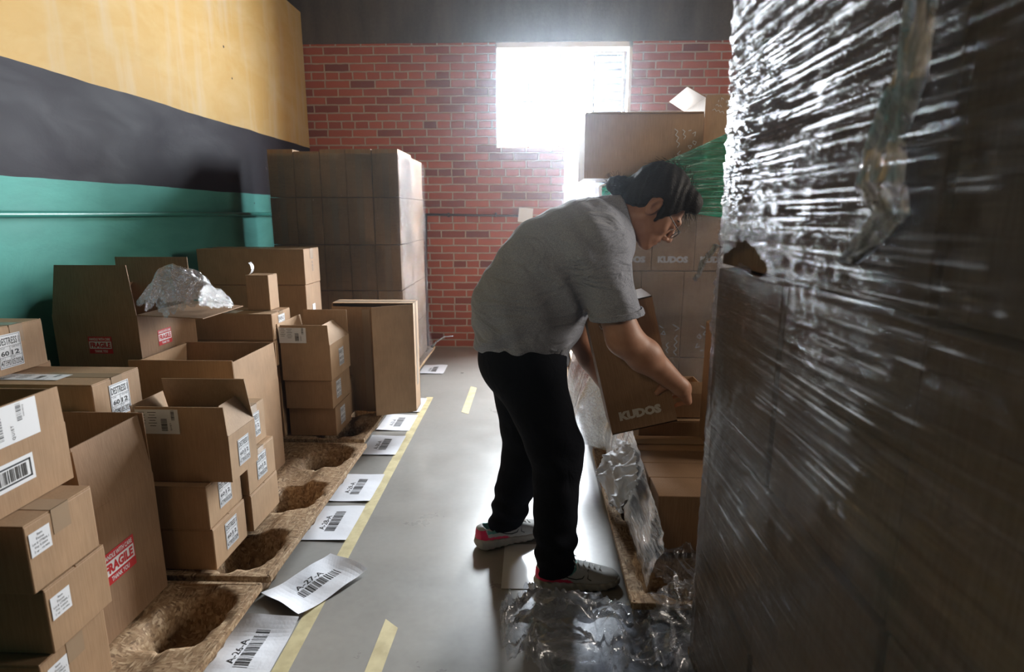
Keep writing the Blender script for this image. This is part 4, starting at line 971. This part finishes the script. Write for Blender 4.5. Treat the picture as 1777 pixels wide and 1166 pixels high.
# polo shirt
def shirt(p):
    arm = lambda S_, E_, g: cone(p, S_, S_ * .28 + E_ * .72, .078 + g, .079 + g)
    def outer(g):
        d = torso(p, .006 + g); d = U(.07, d, arm(SHR, ELR, g), arm(SHL, ELL, g)); return d
    d = outer(0)
    # folds: radiating from the shoulder across the side, and gathering at the waist
    f1 = waves(p, (38, 14, 30), (9, 12, 7), .6); f2 = waves(p, (-30, 10, 62), (14, 6, -9), 2.2); f3 = waves(p, (70, 20, 22), (12, -8, 10), 1.1)
    wz = np.clip((1.02 - p[:, 2]) / .2, 0, 1); dist = np.linalg.norm(p - SHR * .3 - A_([.1, 1.9, 1.05]) * .7, axis=1); wa = np.exp(-(dist / .16) ** 2)
    d = d + .0065 * f2 * wz + .0085 * f1 * wa + .0022 * f3
    inner = d + .008
    hemband = ((p[:, 2] > .972) & (p[:, 2] < .995) & (p[:, 0] > .17) & (p[:, 1] < 1.96))
    d = d - .004 * hemband
    hem = (.835 - (p[:, 0] + .22) * .17) + .002 * np.sin(p[:, 0] * 25) + .003 * np.sin(p[:, 1] * 30)
    d = smax(d, hem - p[:, 2], .006)
    armz = .972 + (p[:, 0] - .2) * .16; isarm = (p[:, 0] > .155 + np.clip((1.05 - p[:, 2]) * .2, 0, .1)) & ((p[:, 1] < 1.955) | (p[:, 1] > 2.15)) & (p[:, 2] < 1.05)
    d = np.where(isarm, smax(d, armz - p[:, 2], .004), d)
    d = smax(d, -inner, .002)
    nk = cone(p, (.22, 2.05, 1.25), (.42, 2.05, 1.31), .070, .074)
    return smax(d, -nk, .006)
par(sdf_mesh('polo_shirt', shirt, (-.27, 1.74, .74), (.38, 2.38, 1.42), .0045, 'shirt'))
def cuff(p):
    d = np.abs(cone(p, SHR, SHR * .2 + ELR * .8, .0835, .0835)) - .003; z0 = .969 + (p[:, 0] - .2) * .16
    return smax(d, np.maximum(z0 - p[:, 2], p[:, 2] - z0 - .022), .003)
par(sdf_mesh('sleeve_cuff', cuff, (.12, 1.72, .93), (.40, 1.97, 1.05), .0035, 'shirt'))
def collar(p):
    a, b = A_([.235, 2.05, 1.262]), A_([.345, 2.05, 1.297]); ax = (b - a) / np.linalg.norm(b - a); t = (p - a) @ ax
    rad = np.linalg.norm(p - a - t[:, None] * ax, axis=1); r0 = .094 - t * .16 + .003 * np.sin(np.arctan2(p[:, 1] - 2.05, p[:, 2] - 1.28) * 5)
    sh_ = np.abs(rad - r0) - .0045; lim = np.maximum(t - .088, -.012 - t)
    front = (p[:, 2] - 1.28) * -1 - .05 - 0 * t
    return smax(sh_, lim, .004)
par(sdf_mesh('shirt_collar', collar, (.16, 1.90, 1.10), (.40, 2.20, 1.42), .0035, 'shirt'))
# trousers
def trousers(p):
    q = p.copy(); q[:, 1] = 2.05 + (p[:, 1] - 2.05) / 1.10
    d = U(.06, cone(q, (-.035, 2.05, .80), (-.03, 2.05, .86), .158, .160), cone(p, HIPR, KNR, .122, .094), cone(p, HIPL, KNL, .124, .094))
    d = U(.03, d, cone(p, KNR, ANR + A_([0, 0, -.03]), .088, .070), cone(p, KNL, ANL + A_([0, 0, -.045]), .088, .069))
    kn = lambda K: np.exp(-(np.linalg.norm(p - K, axis=1) / .13) ** 2); an = np.exp(-((p[:, 2] - .15) / .09) ** 2)
    d = d + .005 * waves(p, (20, 10, 58), (11, 9, 4), .4) * (kn(KNR) + kn(KNL)) + .006 * waves(p, (14, 20, 75), (15, 9, 4), 1.4) * an + .0015 * waves(p, (40, 20, 20), (11, 9, 4))
    hemR = .052 + (p[:, 0] - .02) * .12; hemL = .055 + (p[:, 0] + .2) * .20 ; isR = p[:, 1] < 2.03
    d = smax(d, np.where(isR, hemR, hemL) - p[:, 2], .004)
    d = smax(d, p[:, 2] - .90, .01)
    inn = U(.02, cone(p, KNR, ANR + A_([0, 0, -.06]), .07, .058), cone(p, KNL, ANL + A_([0, 0, -.06]), .07, .056))
    return smax(d, -np.maximum(inn, p[:, 2] - .2), .003)
par(sdf_mesh('trousers', trousers, (-.27, 1.79, .03), (.25, 2.33, .92), .005, 'trousers'))
# hair
def hair(p):
    q = toH(p); q2 = q.copy(); q2[:, 1] = np.abs(q[:, 1])
    d = ell(q, (-.016, 0, .050), (.109, .089, .098)); d = smin(d, ell(q, (-.055, 0, .0), (.062, .074, .075)), .03)
    d = smin(d, ell(q2, (.055, .045, .095), (.05, .035, .042)), .02); d = smin(d, ell(q2, (.035, .070, .035), (.032, .018, .042)), .02)
    d = smin(d, cone(q2, (.030, .074, .02), (.034, .070, -.03), .011, .005), .012)
    face = ell(q, (.108, 0, -.05), (.086, .13, .150)); d = smax(d, -face, .010); d = smin(d, U(.015, ell(q2, (.070, .028, .116), (.026, .034, .022)), ell(q, (.098, -.01, .108), (.018, .03, .018))), .012)
    ear = ell(q2, (-.008, .088, -.016), (.030, .034, .044)); d = smax(d, -ear, .008)
    nape = (-.075 - q[:, 2]) ; d = smax(d, nape, .02)
    bun = U(.02, ell(q, (-.118, 0, -.035), (.026, .034, .034)), ell(q, (-.135, .002, -.055), (.032, .036, .030)), cone(q, (-.085, 0, -.01), (-.12, 0, -.035), .022, .016))
    d = smin(d, bun, .012)
    return d + .0012 * waves(q, (60, 120, 30), (35, 20, 30), .3) + .0012 * waves(q, (190, 60, 150), (50, 30, 20), 1.3)
par(sdf_mesh('hair', hair, (.20, 1.92, 1.20), (.60, 2.18, 1.50), .0038, 'hair'))
rg = random.Random(11); parts = []
def hs(p0, d0, L, curl, r=.0007, n=7):
    p = Vector(p0); d = Vector(d0).normalized(); pts = [p.copy()]
    for i in range(n):
        d = (d + Vector((rg.uniform(-1, 1), rg.uniform(-1, 1), rg.uniform(-1, 1))) * curl).normalized(); p = p + d * L / n; pts.append(p.copy())
    return tube_geo(pts, [r] * n + [r * .3], 4, False)
for i in range(200):      # flyaway strands on the crown, forehead curls, nape and bun
    z = i % 4
    if z == 0: a = rg.uniform(.2, 2.9); q = (-.016 + .107 * math.cos(a), rg.uniform(-.05, .05), .05 + .096 * math.sin(a)); dd = (-math.sin(a), rg.uniform(-.3, .3), math.cos(a) + .25); L = .035
    elif z == 1: q = (rg.uniform(.06, .10), rg.uniform(-.06, .075), rg.uniform(.075, .12)); dd = (.8, rg.uniform(-.2, .4), -.5); L = .035
    elif z == 2: a = rg.uniform(0, 6.28); q = (-.135 + .03 * math.cos(a), rg.uniform(-.03, .03), -.055 + .03 * math.sin(a)); dd = (math.cos(a), rg.uniform(-.4, .4), math.sin(a)); L = .02
    else: a = rg.uniform(.3, 2.2); q = (-.016 + .106 * math.cos(a), rg.uniform(.0, .06), .05 + .092 * math.sin(a)); dd = (-.6, .2, .5); L = .03
    parts.append(hs(fromH(q), HR @ A_(dd), L, .22, .0005))
V_, F_ = join_geo(parts); par(mesh_obj('flyaway_strands', V_, F_, 'hair', smooth=True))['kind'] = 'stuff'
parts = [tube_geo([fromH((-.094 + .002 * math.cos(a), .024 * math.sin(a), -.016 + .022 * math.cos(a))) for a in [k * .524 for k in range(13)]], .005, 6)]
V_, F_ = join_geo(parts); par(mesh_obj('hair_tie', V_, F_, 'black_wire', smooth=True))
# eyebrows
parts = [tube_geo([fromH((.096 - .10 * (t - .3) ** 2 * .3 - abs(s) * 0, s * (.016 + t * .036), .027 + .006 * math.sin(t * 2.6))) for t in (0, .25, .5, .75, 1)], [.002, .0035, .0035, .003, .0015], 6) for s in (-1, 1)]
V_, F_ = join_geo(parts); par(mesh_obj('eyebrows', V_, F_, 'hair', smooth=True))
for s in (-1, 1):
    bm = bmesh.new(); bmesh.ops.create_uvsphere(bm, u_segments=14, v_segments=10, radius=.0095); o = bm_obj('eye', bm, 'eye_white', None, True); par(o); o.location = Vector(fromH((.0915, s * .032, .005)))
# glasses
gl = empty('glasses'); par(gl)
circ = lambda s: [fromH((.118 - .0 * math.cos(a), s * .034 + .026 * math.cos(a), .0 + .018 * math.sin(a))) for a in [k * math.pi / 10 for k in range(21)]]
def glp(o): o.parent = gl; return o
for s in (-1, 1):
    v, f = tube_geo(circ(s), .0013, 6, False); glp(mesh_obj('lens_rim', v, f, 'black_wire', smooth=True))
    v, f = tube_geo([fromH((.117, s * .060, .006)), fromH((.105, s * .072, .010)), fromH((.05, s * .080, .014)), fromH((-.004, s * .084, .022)), fromH((-.022, s * .084, .004))], .0016, 6); glp(mesh_obj('temple_arm', v, f, 'black_wire', smooth=True))
    pts = circ(s)[:-1]; glp(mesh_obj('lens', pts, [tuple(range(20))], 'lens'))
v, f = tube_geo([fromH((.118, -.009, .003)), fromH((.125, 0, .008)), fromH((.118, .009, .003))], .0013, 6); glp(mesh_obj('bridge', v, f, 'black_wire', smooth=True))

# shoes
def shoe(name, heel, yaw, pitch=0.0):
    """running shoe, local x from heel to toe, z up; outline 0.305 long"""
    root = empty(name, heel, (0, -pitch, yaw))
    xs_ = np.array([-.012, 0, .03, .08, .14, .19, .235, .275, .30]); hwid = np.array([.02, .033, .038, .036, .038, .047, .048, .037, .012]); cy_ = np.array([0, 0, 0, .0, .002, .004, .005, .004, 0.0])
    top_ = np.array([.075, .084, .092, .090, .083, .068, .056, .046, .035])
    def out2(p, g=0): w = np.interp(p[:, 0], xs_, hwid) + g; return np.abs(p[:, 1] - np.interp(p[:, 0], xs_, cy_)) - w
    def sole(p):
        zb = .000 + np.clip(p[:, 0] - .20, 0, 1) ** 2 * 1.9 + np.clip(.03 - p[:, 0], 0, 1) ** 2 * 6; zt = np.interp(p[:, 0], [-.02, .03, .10, .2, .3], [.050, .042, .034, .030, .036])
        d = smax(out2(p, .004), np.maximum(zb - p[:, 2], p[:, 2] - zt), .012); d = smax(d, np.maximum(-.016 - p[:, 0], p[:, 0] - .300), .02)
        return d * .8 + .0009 * np.sin(p[:, 0] * 230 + p[:, 2] * 90)
    def upper(p):
        zt = np.interp(p[:, 0], [-.01, .02, .07, .13, .18, .23, .27, .30], [.088, .094, .098, .096, .078, .060, .050, .034])
        w = np.interp(p[:, 0], xs_, hwid) - .001; hz = np.clip((p[:, 2] - .02) / np.maximum(zt - .02, .01), 0, 1.5)
        d = np.abs(p[:, 1] - .003) - w * np.sqrt(np.clip(1.02 - (hz * .86) ** 2.4, .0, 1)); d = smax(d, np.maximum(p[:, 2] - zt, .024 - p[:, 2]), .014); d = smax(d, np.maximum(-.010 - p[:, 0], p[:, 0] - .296), .022)
        op = cone(p, (.048, 0, .09), (.07, 0, .15), .030, .032); return smax(d * .75, -op, .004)
    sdf_mesh('sole', sole, (-.03, -.065, -.01), (.32, .07, .07), .0035, 'shoe_sole', root)
    up_mi = lambda c: np.where((c[:, 0] < .030 - (c[:, 2] - .05) * .3 + .0) & (c[:, 2] < .082), 1, np.where((c[:, 0] < .118 - (c[:, 2] - .036) * 1.2) & (c[:, 2] < .056 - c[:, 0] * .12), 1, np.where((c[:, 2] > .064 - (c[:, 0] - .03) * .05) & (c[:, 0] > .028) & (c[:, 0] < .125 + (c[:, 2] - .07) * 1.0), 2, 0)))
    sdf_mesh('upper', upper, (-.03, -.065, .01), (.32, .07, .115), .0028, ['shoe_knit', 'shoe_pink', 'shoe_teal'], root, mi=up_mi)
    parts = []
    for i in range(6):
        x = .118 + i * .020; z = .1015 - i * .0072; hw_ = .020 - i * .0008
        parts.append(tube_geo([(x - .004, -hw_ - .006, z - .010), (x, -hw_ * .5, z), (x + .004, hw_ * .5, z), (x + .008, hw_ + .006, z - .010)], .0026, 6))
        parts.append(tube_geo([(x + .008, -hw_ - .006, z - .012), (x + .004, -hw_ * .5, z - .001), (x, hw_ * .5, z - .001), (x - .004, hw_ + .006, z - .010)], .0022, 6))
    parts.append(tube_geo([(.112, -.006, .106), (.122, -.022, .112), (.135, -.035, .098), (.13, -.042, .082)], .0022, 6)); parts.append(tube_geo([(.112, .006, .106), (.13, .02, .110), (.14, .032, .095)], .0022, 6))
    V_, F_ = join_geo(parts); mesh_obj('laces', V_, F_, 'lace', root, smooth=True)
    # side mark: a thin check-like outline
    for s in (-1, 1):
        mk = [(.075, .066), (.105, .052), (.130, .046), (.152, .050), (.176, .078), (.170, .050), (.182, .044)]
        yv = lambda x, z: s * (np.interp(x, xs_, hwid) * math.sqrt(max(.05, 1.02 - (.86 * (z - .02) / (np.interp(x, [-.01, .02, .07, .13, .18, .23, .27, .30], [.088, .094, .098, .096, .078, .060, .050, .034]) - .02)) ** 2.4)) + .0005) + .003
        v, f = tube_geo([(x, yv(x, z), z) for x, z in mk], .0017, 5); mesh_obj('side_mark', v, f, 'black_wire', root, smooth=True)
    par(root); return root
shoe('shoe', (.028, 1.868, 0.0), math.radians(6), 0)
shoe('shoe', (-.205, 2.105, 0.004), math.radians(27), 0)

# ------------------------------------------------------------------ the held carton
hb = empty('cardboard_carton', tuple(BO + BXv * .117), (0, -BXA, 0)); tag(hb, 'tall printed carton held tilted between the worker\'s arms, KUDOS printed near its bottom', 'carton')
hw_, hd_, hh_ = .117, .20, .462; t = .004; bm = bmesh.new()
add_box(bm, -hw_, hw_, 0, t, 0, hh_); add_box(bm, -hw_, hw_, hd_ - t, hd_, 0, hh_); add_box(bm, -hw_, -hw_ + t, t, hd_ - t, 0, hh_); add_box(bm, hw_ - t, hw_, t, hd_ - t, 0, hh_); add_box(bm, -hw_, hw_, 0, hd_, 0, t)
add_box(bm, -hw_, hw_, 0, hd_, hh_ - t, hh_)
bm_obj('carton_body', bm, 'kraft_dark', hb)
sticker(hb, 'kudos', '-y', (-.005, -.0007, .062)); sticker(hb, 'fully', '-y', (-.055, -.0007, .415), 0, .95)
